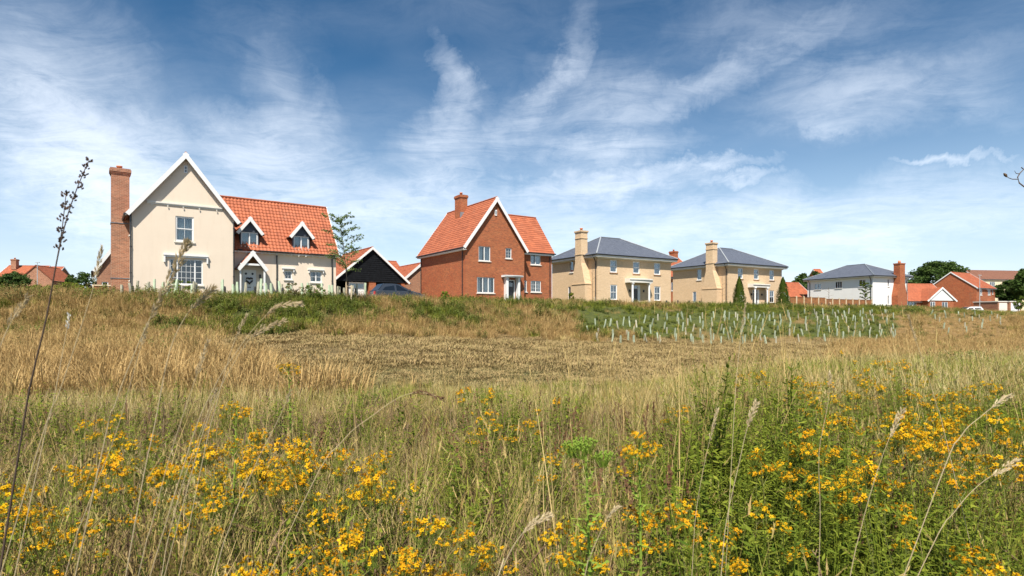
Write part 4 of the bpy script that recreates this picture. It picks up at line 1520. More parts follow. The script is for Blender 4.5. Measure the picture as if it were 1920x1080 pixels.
SRC = bpy.data.collections.new('plant_shapes')      # never linked: only read by the scatter nodes


def blade(mb, x, y, h, ang, lean, w, tint, seg=3, z0=0.0, mi=0, face=None):
    dx, dy = math.cos(ang), math.sin(ang)
    fa = ang + math.pi / 2 if face is None else face
    sx, sy = math.cos(fa) * w / 2, math.sin(fa) * w / 2
    prev = None
    for i in range(seg + 1):
        t = i / seg
        b = lean * h * t * t
        cx, cy, cz = x + dx * b, y + dy * b, z0 + h * (t - 0.28 * min(lean, 1.4) * t * t)
        k = 1 - t * t * 0.9 if i < seg else 0.08
        cur = ((cx - sx * k, cy - sy * k, cz), (cx + sx * k, cy + sy * k, cz))
        if prev:
            mb.face([prev[0], prev[1], cur[1], cur[0]], tint, mi)
        prev = cur
    return (cx, cy, cz), (dx * lean * 1.2, dy * lean * 1.2, max(.15, 1 - .56 * lean))


def spike(mb, p, d, L, w, tint, mi=0, rnd=random):
    """a seed head: two crossed tapering strips with ragged side spikelets"""
    P = Vector(p)
    D = Vector(d).normalized()
    a = D.cross(Vector((0.3, 0.2, 1))).normalized()
    b = D.cross(a)
    for s in (a, b):
        mb.face([P - s * w * .25, P + s * w * .25, P + D * L * .4 + s * w * .4, P + D * L * .4 - s * w * .4], tint, mi)
        mb.face([P + D * L * .4 - s * w * .4, P + D * L * .4 + s * w * .4, P + D * L, P + D * L * .97], tint, mi)
    for k in range(int(L / .018)):
        q = P + D * (L * rnd.uniform(.05, .95))
        s = (a * rnd.uniform(-1, 1) + b * rnd.uniform(-1, 1)).normalized()
        e = q + s * w * rnd.uniform(.7, 1.4) + D * .014
        mb.face([q, q + D * .006, e + D * .005, e], tint * rnd.uniform(.7, 1.2), mi)


def clump(name, mat, n, h, spread, lean, w, heads=0.0, headw=.007, headl=(.05, .11), seed=0, seg=3, tt=(0, 1)):
    r = random.Random(seed)
    mb = MB()
    for i in range(n):
        a = r.uniform(0, 6.283)
        d = spread * math.sqrt(r.random())
        hh = h[0] + (h[1] - h[0]) * r.random()
        ln = lean[0] + (lean[1] - lean[0]) * r.random()
        tip, dr = blade(mb, d * math.cos(a), d * math.sin(a), hh, a + r.uniform(-1, 1), ln, w * r.uniform(.7, 1.3), r.uniform(*tt), seg)
        if r.random() < heads:
            spike(mb, tip, dr, r.uniform(*headl), headw * r.uniform(.8, 1.3), r.uniform(*tt), rnd=r)
    return shape(mb, name, mat)


def shape(mb, name, mat):
    me = mb.mesh(name, mat if isinstance(mat, list) else [mat], uv=False)
    o = bpy.data.objects.new(name, me)
    return o


def leafclump(name, mats, stems, h, spread, lsize, per, seed=0, leafmi=0, narrow=.35, droop=.3):
    r = random.Random(seed)
    mb = MB()
    for i in range(stems):
        a = r.uniform(0, 6.283)
        d = spread * math.sqrt(r.random())
        hh = r.uniform(*h)
        x, y = d * math.cos(a), d * math.sin(a)
        lx, ly = math.cos(a) * r.uniform(0, .25) * hh, math.sin(a) * r.uniform(0, .25) * hh
        mb.face([(x - .003, y, 0), (x + .003, y, 0), (x + lx + .001, y + ly, hh), (x + lx - .001, y + ly, hh)], .3)
        for k in range(per):
            t = (k + r.random()) / per
            t = .12 + .88 * t
            px_, py_, pz_ = x + lx * t, y + ly * t, hh * t
            b = r.uniform(0, 6.283)
            L = lsize * r.uniform(.6, 1.25) * (1.15 - .5 * t)
            up = r.uniform(-droop, .7)
            dv = Vector((math.cos(b), math.sin(b), up)).normalized() * L
            s = Vector((-math.sin(b), math.cos(b), r.uniform(-.4, .4))) * L * narrow * .5
            P = Vector((px_, py_, pz_))
            tn = r.random() * (.35 + .65 * t)
            mb.face([P, P + dv * .45 + s, P + dv, P + dv * .45 - s], tn)
    return shape(mb, name, mats)


def dockclump(name, mat, seed, h=(.35, .7), n=3):
    r = random.Random(seed)
    mb = MB()
    for i in range(n):
        a = r.uniform(0, 6.283)
        x, y = .06 * math.cos(a), .06 * math.sin(a)
        hh = r.uniform(*h)
        lx, ly = r.uniform(-.1, .1), r.uniform(-.1, .1)
        mb.tube([(x, y, 0), (x + lx, y + ly, hh)], [.0035, .0015], 3, tint=.4, cap=False)
        for k in range(34):
            t = r.uniform(.5, 1)
            P = Vector((x + lx * t, y + ly * t, hh * t))
            s = r.uniform(.006, .013)
            b = r.uniform(0, 6.283)
            q = P + Vector((math.cos(b), math.sin(b), .5)) * .012 * (1.4 - t)
            mb.face([q, q + Vector((s, 0, s)), q + Vector((0, 0, 1.8 * s)), q + Vector((-s, 0, s))], r.random())
            mb.face([q, q + Vector((0, s, s)), q + Vector((0, 0, 1.8 * s)), q + Vector((0, -s, s))], r.random())
    return shape(mb, name, mat)


def node_scatter(name, label, cat, shapes, xs, ys, scale, seed, tilt=.12, zoff=0.0, kind='stuff'):
    """one object: a point cloud on the ground with a plant shape on every point"""
    n = len(xs)
    if n == 0:
        return None
    rg = np.random.default_rng(seed)
    xs, ys = np.asarray(xs, float), np.asarray(ys, float)
    zs = ground(xs, ys) + zoff - .01
    me = bpy.data.meshes.new(name)
    me.vertices.add(n)
    me.vertices.foreach_set('co', np.stack([xs, ys, zs], 1).ravel())
    rot = np.stack([rg.normal(0, tilt, n), rg.normal(0, tilt, n), rg.uniform(0, 6.283, n)], 1)
    a = me.attributes.new('rot', 'FLOAT_VECTOR', 'POINT')
    a.data.foreach_set('vector', rot.astype(np.float32).ravel())
    a = me.attributes.new('scl', 'FLOAT', 'POINT')
    a.data.foreach_set('value', (np.broadcast_to(scale, (n,)) * rg.uniform(.75, 1.25, n)).astype(np.float32))
    a = me.attributes.new('idx', 'INT', 'POINT')
    a.data.foreach_set('value', rg.integers(0, len(shapes), n).astype(np.int32))
    o = bpy.data.objects.new(name, me)
    COL.objects.link(o)
    c = bpy.data.collections.new(name + '_shapes')
    for s in shapes:
        c.objects.link(s)
    ng = bpy.data.node_groups.new(name + '_nodes', 'GeometryNodeTree')
    ng.interface.new_socket('Geometry', in_out='INPUT', socket_type='NodeSocketGeometry')
    ng.interface.new_socket('Geometry', in_out='OUTPUT', socket_type='NodeSocketGeometry')
    gi, go = ng.nodes.new('NodeGroupInput'), ng.nodes.new('NodeGroupOutput')
    ip = ng.nodes.new('GeometryNodeInstanceOnPoints')
    ci = ng.nodes.new('GeometryNodeCollectionInfo')
    ci.inputs['Collection'].default_value = c
    ci.inputs['Separate Children'].default_value = True
    ci.inputs['Reset Children'].default_value = True

    def na(nm, t):
        q = ng.nodes.new('GeometryNodeInputNamedAttribute')
        q.data_type = t
        q.inputs['Name'].default_value = nm
        return q.outputs[0]
    L = ng.links.new
    L(gi.outputs[0], ip.inputs['Points'])
    L(ci.outputs[0], ip.inputs['Instance'])
    ip.inputs['Pick Instance'].default_value = True
    L(na('idx', 'INT'), ip.inputs['Instance Index'])
    L(na('rot', 'FLOAT_VECTOR'), ip.inputs['Rotation'])
    L(na('scl', 'FLOAT'), ip.inputs['Scale'])
    L(ip.outputs[0], go.inputs[0])
    md = o.modifiers.new('scatter', 'NODES')
    md.node_group = ng
    tag(o, label, cat, None, kind)
    return o


# ---- clump shapes, near (fine blades) and far (broader blades, read as tufts)
S_STRAW = [clump('straw_clump', MT['straw'], 34, (.25, .78), .12, (.05, .7), .0042, .45, seed=i, seg=4) for i in range(4)]
S_STRAWLOW = [clump('low_straw_clump', MT['thatch'], 60, (.07, .26), .16, (.3, 1.6), .0042, .0, seed=20 + i, seg=3) for i in range(3)]
S_PALE = [clump('pale_clump', MT['pale'], 46, (.25, .62), .13, (.05, .6), .0042, .3, headw=.006, headl=(.03, .07), seed=30 + i, seg=4) for i in range(3)]
S_GRASS = [clump('grass_clump', MT['grass'], 46, (.15, .52), .13, (.1, .9), .0060, .0, seed=40 + i, seg=4) for i in range(3)]
S_WEED = [leafclump('weed_clump', MT['weed'], 7, (.25, .62), .13, .062, 26, seed=50 + i) for i in range(3)]
S_WEEDN = [leafclump('narrow_weed_clump', MT['weed'], 8, (.3, .75), .12, .055, 34, seed=60 + i, narrow=.18) for i in range(3)]
S_DOCK = [dockclump('dock_clump', MT['dock'], 70 + i) for i in range(3)]
S_STALK = [clump('tall_stalk_clump', MT['straw'], 9, (.75, 1.22), .12, (.03, .38), .0045, .9, headw=.0045, headl=(.08, .17), seed=80 + i, seg=5, tt=(0, .35)) for i in range(4)]
S_DRY = [clump('brown_dry_clump', MT['darkstem'], 30, (.15, .5), .15, (.1, 1.0), .0040, .2, seed=90 + i, seg=3) for i in range(3)]
F_GOLD = [clump('far_golden_clump', MT['gold'], 46, (.18, .50), .30, (.1, .9), .014, .2, headw=.010, seed=100 + i, seg=3) for i in range(4)]
F_STRAW = [clump('far_straw_clump', MT['straw'], 46, (.12, .42), .30, (.1, 1.1), .016, .2, headw=.009, seed=110 + i, seg=3) for i in range(4)]
F_LOW = [clump('far_low_clump', MT['turfgreen'], 60, (.02, .075), .38, (.3, 1.8), .014, .0, seed=120 + i, seg=2) for i in range(3)]
F_LOWS = [clump('far_low_straw', MT['turfdry'], 60, (.02, .085), .38, (.3, 1.8), .013, .0, seed=125 + i, seg=2) for i in range(3)]
F_GREEN = [clump('far_green_clump', MT['grass'], 50, (.12, .42), .28, (.1, .9), .018, .0, seed=130 + i, seg=3) for i in range(3)]
F_LUSH = [clump('far_lush_clump', MT['lushgrass'], 50, (.18, .46), .26, (.1, .8), .010, .1, seed=135 + i, seg=3) for i in range(3)]
F_WEED = [leafclump('far_weed_clump', MT['bankweed'], 9, (.18, .52), .26, .11, 20, seed=140 + i, narrow=.5) for i in range(3)]
F_OLIVE = [leafclump('far_olive_clump', MT['olive'], 9, (.15, .45), .26, .10, 20, seed=150 + i, narrow=.4) for i in range(3)]
F_PALE = [clump('far_pale_clump', MT['pale'], 46, (.22, .52), .20, (.1, .7), .009, .25, headw=.007, seed=160 + i, seg=3) for i in range(3)]


def cand(y0, y1, dens, seed, umax=1.25, pad=1.0):
    rg = np.random.default_rng(seed)
    area = umax * ((y1 + pad) ** 2 - (y0 + pad) ** 2)
    n = int(area * dens)
    y = np.sqrt(rg.uniform((y0 + pad) ** 2, (y1 + pad) ** 2, n)) - pad
    x = rg.uniform(-umax, umax, n) * (y + pad)
    return x, y, rg.random(n), rg


OUT = {}


def put(key, x, y, s):
    OUT.setdefault(key, []).append((x, y, np.broadcast_to(s, x.shape)))


def keep(key, m, x, y, s=1.0):
    put(key, x[m], y[m], np.broadcast_to(s, x.shape)[m])


# foreground, up to 6 m
x, y, q, rg = cand(0.7, 6.5, 95, 1, pad=3.2)
g, mo, ba, f, u = zones(x, y)
n = fbm(x, y, 1.3, 55)
n2 = fbm(x, y, .7, 56)
right = sstep((u - .20) / .22)
left = sstep((-u - .05) / .35)
gapc = (np.abs(u - .03 - .02 * y) < .22) & (y > 2.6)
sc = np.where(y < 1.6, .72, .9)
thin = np.where(gapc, .55, 1.0)
r1 = rg.random(len(x))
far_ok = y > .95
grn = np.clip(.26 + .58 * right * (y < 5.6) + .06 * left + .08 * (y < 2.4), 0, 1) * np.clip((n - .2) * 3.2, .15, 1.2)
isg = q < grn
low0 = 1 - .38 * sstep((y - 3.0) / 1.5) * sstep((.28 - u) / .2)
keep('grass', isg & (r1 < .34) & far_ok, x, y, sc * low0)
keep('weed', isg & (r1 > .34) & (r1 < .50) & far_ok, x, y, sc * 1.0)
keep('weedn', isg & (r1 > .50) & (r1 < .80) & far_ok, x, y, sc * (.85 + .2 * right))
ns = ~isg & (r1 < .62 * thin)
low_mid = 1 - .38 * sstep((y - 3.0) / 1.5) * sstep((.28 - u) / .2)
keep('straw', ns & (n2 > .42) & (r1 < .38) & far_ok, x, y, sc * (.7 + .25 * n) * low_mid)
keep('strawlow', ~isg & (r1 > .38) & (r1 < .70), x, y, 1.0)
keep('dry', ~isg & (r1 > .62) & (r1 < .86) & far_ok, x, y, .9 + .15 * left)
keep('pale', ~isg & (r1 > .86) & (y > 2.8), x, y, .85 * low_mid)
keep('dock', (rg.random(len(x)) < .010 + .03 * gapc) & (y > 1.8), x, y, .55 + .3 * n)
x2, y2, q2, rg2 = cand(2.6, 5.2, 26, 12, umax=.6)
m_ = (x2 / y2 > .30) & (x2 / y2 < .52)
keep('weedn', m_ & (q2 < .7), x2, y2, 1.05)
keep('weed', m_ & (q2 >= .7), x2, y2, 1.1)
# tall stalks: fringe on the right, looser on the left
x, y, q, rg = cand(1.6, 8.5, 5.0, 2, umax=1.1)
u = x / y
pr = .10 + .55 * sstep((u - .05) / .15) * (y > 3.2) * (1 - .55 * sstep((u - .45) / .2)) + .22 * sstep((-u - .25) / .2)
keep('stalk', q < pr, x, y, np.where(u > .05, .82, .72) + .12 * rg.random(len(x)))
# 6.5 - 14 m: the hollow
x, y, q, rg = cand(6.0, 15.0, 30, 3, pad=3.0)
g, mo, ba, f, u = zones(x, y)
n = fbm(x, y, 2.2, 57)
r1 = rg.random(len(x))
lush = 1.25 * np.exp(-((y - (9.2 + 2.0 * u)) / 2.2) ** 2) * sstep((u + .38) / .2)
sel = (mo < .25 + .5 * q) | (u > .45) | (u < -.4)
keep('flow', ~sel & (q < .40), x, y, .8)
keep('flows', ~sel & (q >= .40), x, y, .8)
x, y, q, g, mo, ba, f, u, n, lush = [a[sel] for a in (x, y, q, g, mo, ba, f, u, n, lush)]
r1 = rg.random(len(x))
rgt = sstep((u - .2) / .2)
isg = q < np.clip(.10 + .62 * lush + .30 * rgt, 0, .9) * np.clip((n - .22) * 3, .1, 1.2)
hs_ = (.56 + .40 * rgt) * (1 - .3 * sstep((y - 7.5) / 2.5) * (1 - rgt))
keep('flush', isg & (r1 < .6), x, y, hs_)
keep('grass', isg & (r1 > .6) & (r1 < .8) & (y < 10), x, y, hs_)
keep('fgreen', isg & (r1 > .6) & (r1 < .8) & (y >= 10), x, y, hs_)
keep('fweed', isg & (r1 > .8) & (r1 < .88), x, y, hs_ * .8)
ns = ~isg
lft = sstep((-u - .12) / .2)
keep('fpale', ns & (r1 < .42 - .30 * lft * (y > 10)), x, y, hs_ * 1.05)
keep('straw', ns & (r1 > .42) & (r1 < .62) & (y < 10), x, y, hs_)
keep('fgold', ns & (r1 > .50) & (r1 < .50 + .3 * lft) & (y >= 9), x, y, .7 + .45 * lft)
keep('fstraw', ns & (r1 > .80), x, y, hs_)
keep('dock', rg.random(len(x)) < .006, x, y, .5)
keep('stalk', (rg.random(len(x)) < .012 + .03 * rgt), x, y, .6)
# 15 - 34 m: bank on the left, mown floor in the middle
x, y, q, rg = cand(14.0, 36.0, 11.5, 4, umax=1.15)
g, mo, ba, f, u = zones(x, y)
n = fbm(x, y, 3.0, 58)
r1 = rg.random(len(x))
front = f > -.45
isg = q < g * .95 + .03
m = front & (r1 > .1)
mown = mo > .25 + .5 * rg.random(len(x))
keep('flow', mown & m & (ba < .6) & (r1 < .36), x, y, .9 + .9 * n)
keep('flows', mown & m & (ba < .6) & (r1 >= .36), x, y, 1.0 + .9 * n)
keep('fweed', ~mown & m & isg & (r1 < .45), x, y, .72 + .45 * n)
keep('fgreen', ~mown & m & isg & (r1 >= .45) & (r1 < .8), x, y, 1.05)
keep('folive', ~mown & m & isg & (r1 >= .8), x, y, .9)
keep('fgold', ~mown & m & ~isg & (r1 < .62), x, y, .85 + .35 * n)
keep('fstraw', ~mown & m & ~isg & (r1 >= .62) & (r1 < .92), x, y, .9)
keep('folive', ~mown & m & ~isg & (r1 >= .92), x, y, .8)
# 34 - 75 m bank
x, y, q, rg = cand(36.0, 80.0, 3.6, 5, umax=1.0)
g, mo, ba, f, u = zones(x, y)
n = fbm(x, y, 4.0, 59)
r1 = rg.random(len(x))
isg = q < g * .95 + .03
m = (f > -.3)
block = ((u > .12) & (u < .68) & (f > .1)) | ((u > .70) & (u < .85) & (f > .1))
m = m & (~block | (r1 * 7.31 % 1 < .8))
low = np.where(block, .55, 1.0)
mown = mo > .5
keep('flow', mown & m & (r1 < .5), x, y, 1.6)
keep('flows', mown & m & (r1 >= .5), x, y, 1.7)
keep('fweed', ~mown & m & isg & (r1 < .5), x, y, (.95 + .35 * n) * low)
keep('fgreen', ~mown & m & isg & (r1 >= .5), x, y, 1.2 * low)
keep('fgold', ~mown & m & ~isg & (r1 < .6), x, y, 1.15 * low)
keep('fstraw', ~mown & m & ~isg & (r1 >= .6) & (r1 < .85), x, y, 1.15 * low)
keep('folive', ~mown & m & ~isg & (r1 >= .85), x, y, 1.1 * low)
# 80 - 150 m
x, y, q, rg = cand(80.0, 150.0, 1.1, 6, umax=.98)
g, mo, ba, f, u = zones(x, y)
n = fbm(x, y, 5.0, 60)
m = (f > -.5) & (f < 2.2)
isg = q < .12 + .75 * g
r1 = rg.random(len(x))
keep('fgreen', m & isg, x, y, 1.5)
keep('fgold', m & ~isg & (r1 < .6), x, y, 1.5)
keep('fstraw', m & ~isg & (r1 >= .6), x, y, 1.5)
# scrub along the far left of the crest and a darker band of growth over the bank top
x, y, q, rg = cand(14.0, 60.0, 1.6, 8, umax=1.2)
g, mo, ba, f, u = zones(x, y)
m = (f > -.35) & (f < .25) & (u < -.50) & (q < .8)
keep('fweed', m & (q > .25), x, y, 1.3)
keep('folive', m & (q < .3), x, y, 1.6)
m = (f > -.12) & (f < .30) & (u >= -.50) & (q < .55) & ((u < -.26) | (u > -.14))
keep('fweed', m & (q < .22), x, y, .9)
keep('fgreen', m & (q >= .22), x, y, 1.15)
# ground cover between the houses so that lawns read as turf
x, y, q, rg = cand(30.0, 90.0, 1.0, 9, umax=1.0)
t_, w_ = crest_dist(x, y)
keep('fgreen', (t_ < -2) & (t_ > -7) & (q < .6), x, y, .45)

for key, nm, shp, lab, cat in (
        ('grass', 'green_grass', S_GRASS, 'green grass blades growing thick among the flowers in the foreground', 'grass'),
        ('weed', 'broad_leaved_weeds', S_WEED, 'broad leaved green weeds low among the foreground flowers', 'weeds'),
        ('weedn', 'narrow_leaved_weeds', S_WEEDN, 'narrow leaved leafy green growth filling the foreground right', 'weeds'),
        ('straw', 'dry_grass', S_STRAW, 'dry tan grass with thin seed heads in the foreground', 'grass'),
        ('strawlow', 'low_dry_grass', S_STRAWLOW, 'matted low dry grass at the foot of the foreground plants', 'grass'),
        ('dry', 'dead_stems', S_DRY, 'brown dead stems tangled among the foreground grass', 'grass'),
        ('pale', 'pale_grass', S_PALE, 'pale whitish seeding grass between the foreground flowers', 'grass'),
        ('dock', 'seeding_dock', S_DOCK, 'dark brown seeding dock stalks scattered in the meadow', 'weeds'),
        ('stalk', 'tall_dry_stalks', S_STALK, 'tall thin straw stalks rising above the meadow', 'grass'),
        ('flush', 'hollow_grass', F_LUSH, 'yellow green grass filling the hollow below the bank', 'grass'),
        ('fpale', 'pale_meadow_grass', F_PALE, 'pale feathery grass across the hollow', 'grass'),
        ('fgold', 'golden_meadow_grass', F_GOLD, 'golden dry grass covering the bank and its left foot', 'grass'),
        ('fstraw', 'straw_meadow_grass', F_STRAW, 'straw coloured tufts spread over the bank', 'grass'),
        ('fgreen', 'bank_green_grass', F_GREEN, 'green grass tufts on the upper bank', 'grass'),
        ('fweed', 'bank_weeds', F_WEED, 'dark green leafy weeds along the top of the bank', 'weeds'),
        ('folive', 'bank_olive_weeds', F_OLIVE, 'dusty olive weeds scattered over the bank', 'weeds'),
        ('flow', 'mown_turf', F_LOW, 'short dull green turf on the mown floor of the hollow', 'grass'),
        ('flows', 'mown_dry_turf', F_LOWS, 'short dry turf on the mown floor of the hollow', 'grass')):
    if key in OUT:
        X = np.concatenate([a[0] for a in OUT[key]])
        Y = np.concatenate([a[1] for a in OUT[key]])
        Sx = np.concatenate([a[2] for a in OUT[key]])
        node_scatter(nm, lab, cat, shp, X, Y, Sx, 500 + len(nm), tilt=.10)
        print('scatter', nm, len(X))

# ---------------------------------------------------------------- small things on the bank
def crest_point(u, t):
    """point on the sight azimuth x/y = u lying t metres in front of the crest"""
    lo, hi = 5.0, 200.0
    for _ in range(40):
        mid = (lo + hi) / 2
        if float(crest_dist(np.array([u * mid]), np.array([mid]))[0][0]) > t:
            lo = mid
        else:
            hi = mid
    return u * lo, lo


def guard_mesh(h, r, mat, seed):
    rr = random.Random(seed)
    mb = MB()
    n = 8
    b = [(rr.uniform(-.01, .01), rr.uniform(-.01, .01), z) for z in (0, h * .5, h)]
    mb.tube(b, r, n, cap=False)
    mb.tube([(p[0], p[1], p[2]) for p in reversed(b)], r * .93, n, cap=False)
    mb.tube([(r + .014, 0, 0), (r + .014, 0, h * .9)], .013, 4)
    return mb.mesh('tree_guard', [mat], uv=False)


GM = [guard_mesh(.54, .048, MT['guard'], i) for i in range(4)] + [guard_mesh(.50, .048, MT['guard2'], i) for i in range(2)]
GL = [guard_mesh(.98, .06, MT['guardlight'], i + 9) for i in range(3)] + [guard_mesh(.86, .06, MT['guard2'], i + 9) for i in range(2)]
rg = random.Random(5)


def add_guard(x, y, meshes, label, group, tilt=.12):
    o = bpy.data.objects.new('tree_guard', rg.choice(meshes))
    COL.objects.link(o)
    o.location = (x, y, gz(x, y) - .02)
    o.rotation_euler = (rg.gauss(0, tilt), rg.gauss(.03, tilt), rg.uniform(0, 6.28))
    s = rg.uniform(.85, 1.15)
    o.scale = (1, 1, s)
    tag(o, label, 'tree guard', group)


spots_ = []
t = 7.0
while t < 22.5:
    u = .130 + rg.uniform(0, .02)
    while u < .655:
        x, y = crest_point(u, t + rg.uniform(-.45, .45))
        w_ = float(crest_dist(np.array([x]), np.array([y]))[1][0])
        if t < w_ * (1.0 if u < .45 else .93):
            spots_.append((u, t, w_, x, y))
        u += rg.uniform(.5, 1.3) / y * (.78 if u < .42 else 1.15)
    t += 1.15
rg.shuffle(spots_)
print('block guards', len(spots_))
for u, t, w_, x, y in spots_[:215]:
    part_ = 'first buff house' if u < .30 else ('second buff house' if u < .47 else 'brown fence')
    lev_ = 'upper' if t < w_ * .50 else ('middle' if t < w_ * .72 else 'lower')
    add_guard(x, y, GM, 'pale green sapling tube in the %s rows on the bank below the %s' % (lev_, part_), 'tree guards planted on the bank')
k = 0
t = 8.0
while t < 17:
    u = .714 + (t - 8) * .004
    while u < .835:
        x, y = crest_point(u, t + rg.uniform(-.6, .6))
        if k < 50:
            add_guard(x, y, GM, 'pale green sapling tube in the small far block below the bungalow', 'tree guards in the far block')
            k += 1
        u += rg.uniform(1.0, 2.0) / y
    t += 1.8
for i in range(46):
    pxx = 232 + (692 - 232) * (i + rg.uniform(-.6, .6)) / 46
    if 380 < pxx < 410 or 470 < pxx < 477:
        continue
    x, y = crest_point((pxx - 960) / 1100, rg.uniform(-.9, .2))
    add_guard(x, y, GL, 'whitish green sapling tube in the row along the crest before the cream house', 'tree guards before the cream house', .05)

# short dark bollards edging the path along the crest
bm_ = MB().tube([(0, 0, -.1), (0, 0, .52), (0, 0, .60), (0, 0, .62)], [.075, .075, .06, .02], 8).mesh('bollard', [MT['bollard']], uv=False)
for pxx in (248, 365, 421, 478, 530, 623, 667):
    x, y = crest_point((pxx - 960) / 1100, -.5)
    o = bpy.data.objects.new('bollard', bm_)
    COL.objects.link(o)
    o.location = (x, y, gz(x, y))
    o.scale = (1, 1, 1.15)
    tag(o, 'short black post standing among the sapling tubes before the cream house', 'bollard', 'bollards before the cream house')
for pxx in (1250, 1271, 1292, 1312, 1369, 1402, 1441, 1452):
    x, y = crest_point((pxx - 960) / 1100, -1.2)
    o = bpy.data.objects.new('bollard', bm_)
    COL.objects.link(o)
    o.location = (x, y, gz(x, y))
    tag(o, 'short black post on the grass verge before the second buff house', 'bollard', 'bollards before the second buff house')
for pxx in (1484, 1512, 1525, 1541, 1554, 1579, 1592, 1605, 1640, 1662, 1671, 1683, 1701, 1709, 1723, 1758):
    x, y = crest_point((pxx - 960) / 1100, -.8)
    o = bpy.data.objects.new('bollard', bm_)
    COL.objects.link(o)
    o.location = (x, y, gz(x, y))
    tag(o, 'short black post on the verge between the brown fence and the bungalow', 'bollard', 'bollards before the fence and bungalow')
for pxx in (1862, 1871, 1880, 1889, 1896, 1903, 1911):
    x, y = crest_point((pxx - 960) / 1100, -1.5)
    o = bpy.data.objects.new('bollard', bm_)
    COL.objects.link(o)
    o.location = (x, y, gz(x, y))
    tag(o, 'short black post before the low garages at the right edge', 'bollard', 'bollards before the low garages')


# brown panel fence
def fence():
    A, B, n = Vector((34.9, 74.0, 0)), Vector((50.4, 82.2, 0)), 12
    ang = math.atan2(B.y - A.y, B.x - A.x)
    F = empty('fence', (A.x, A.y, GZ), ang, 'brown timber panel fence with pale posts in front of the white house', 'fence')
    L = (B - A).length
    st = L / n
    for i in range(n + 1):
        h = 1.66 if i < 5 else 1.50
        MB().box(i * st - .07, i * st + .07, -.08, .06, -.5, h + .04).build('fence_post', MT['post'], F)
    for i in range(n):
        h = 1.60 if i < 5 else 1.44
        x0, x1 = i * st + .072, (i + 1) * st - .072
        m = MB()
        nb = 9
        for k_ in range(nb):
            xa, xb = x0 + (x1 - x0) * k_ / nb, x0 + (x1 - x0) * (k_ + .94) / nb
            m.box(xa, xb, -.015 - .008 * (k_ % 2), .01, -.5, h - .03)
        m.box(x0, x1, -.05, .03, h - .03, h)
        m.build('fence_panel', MT['fence'], F)


fence()


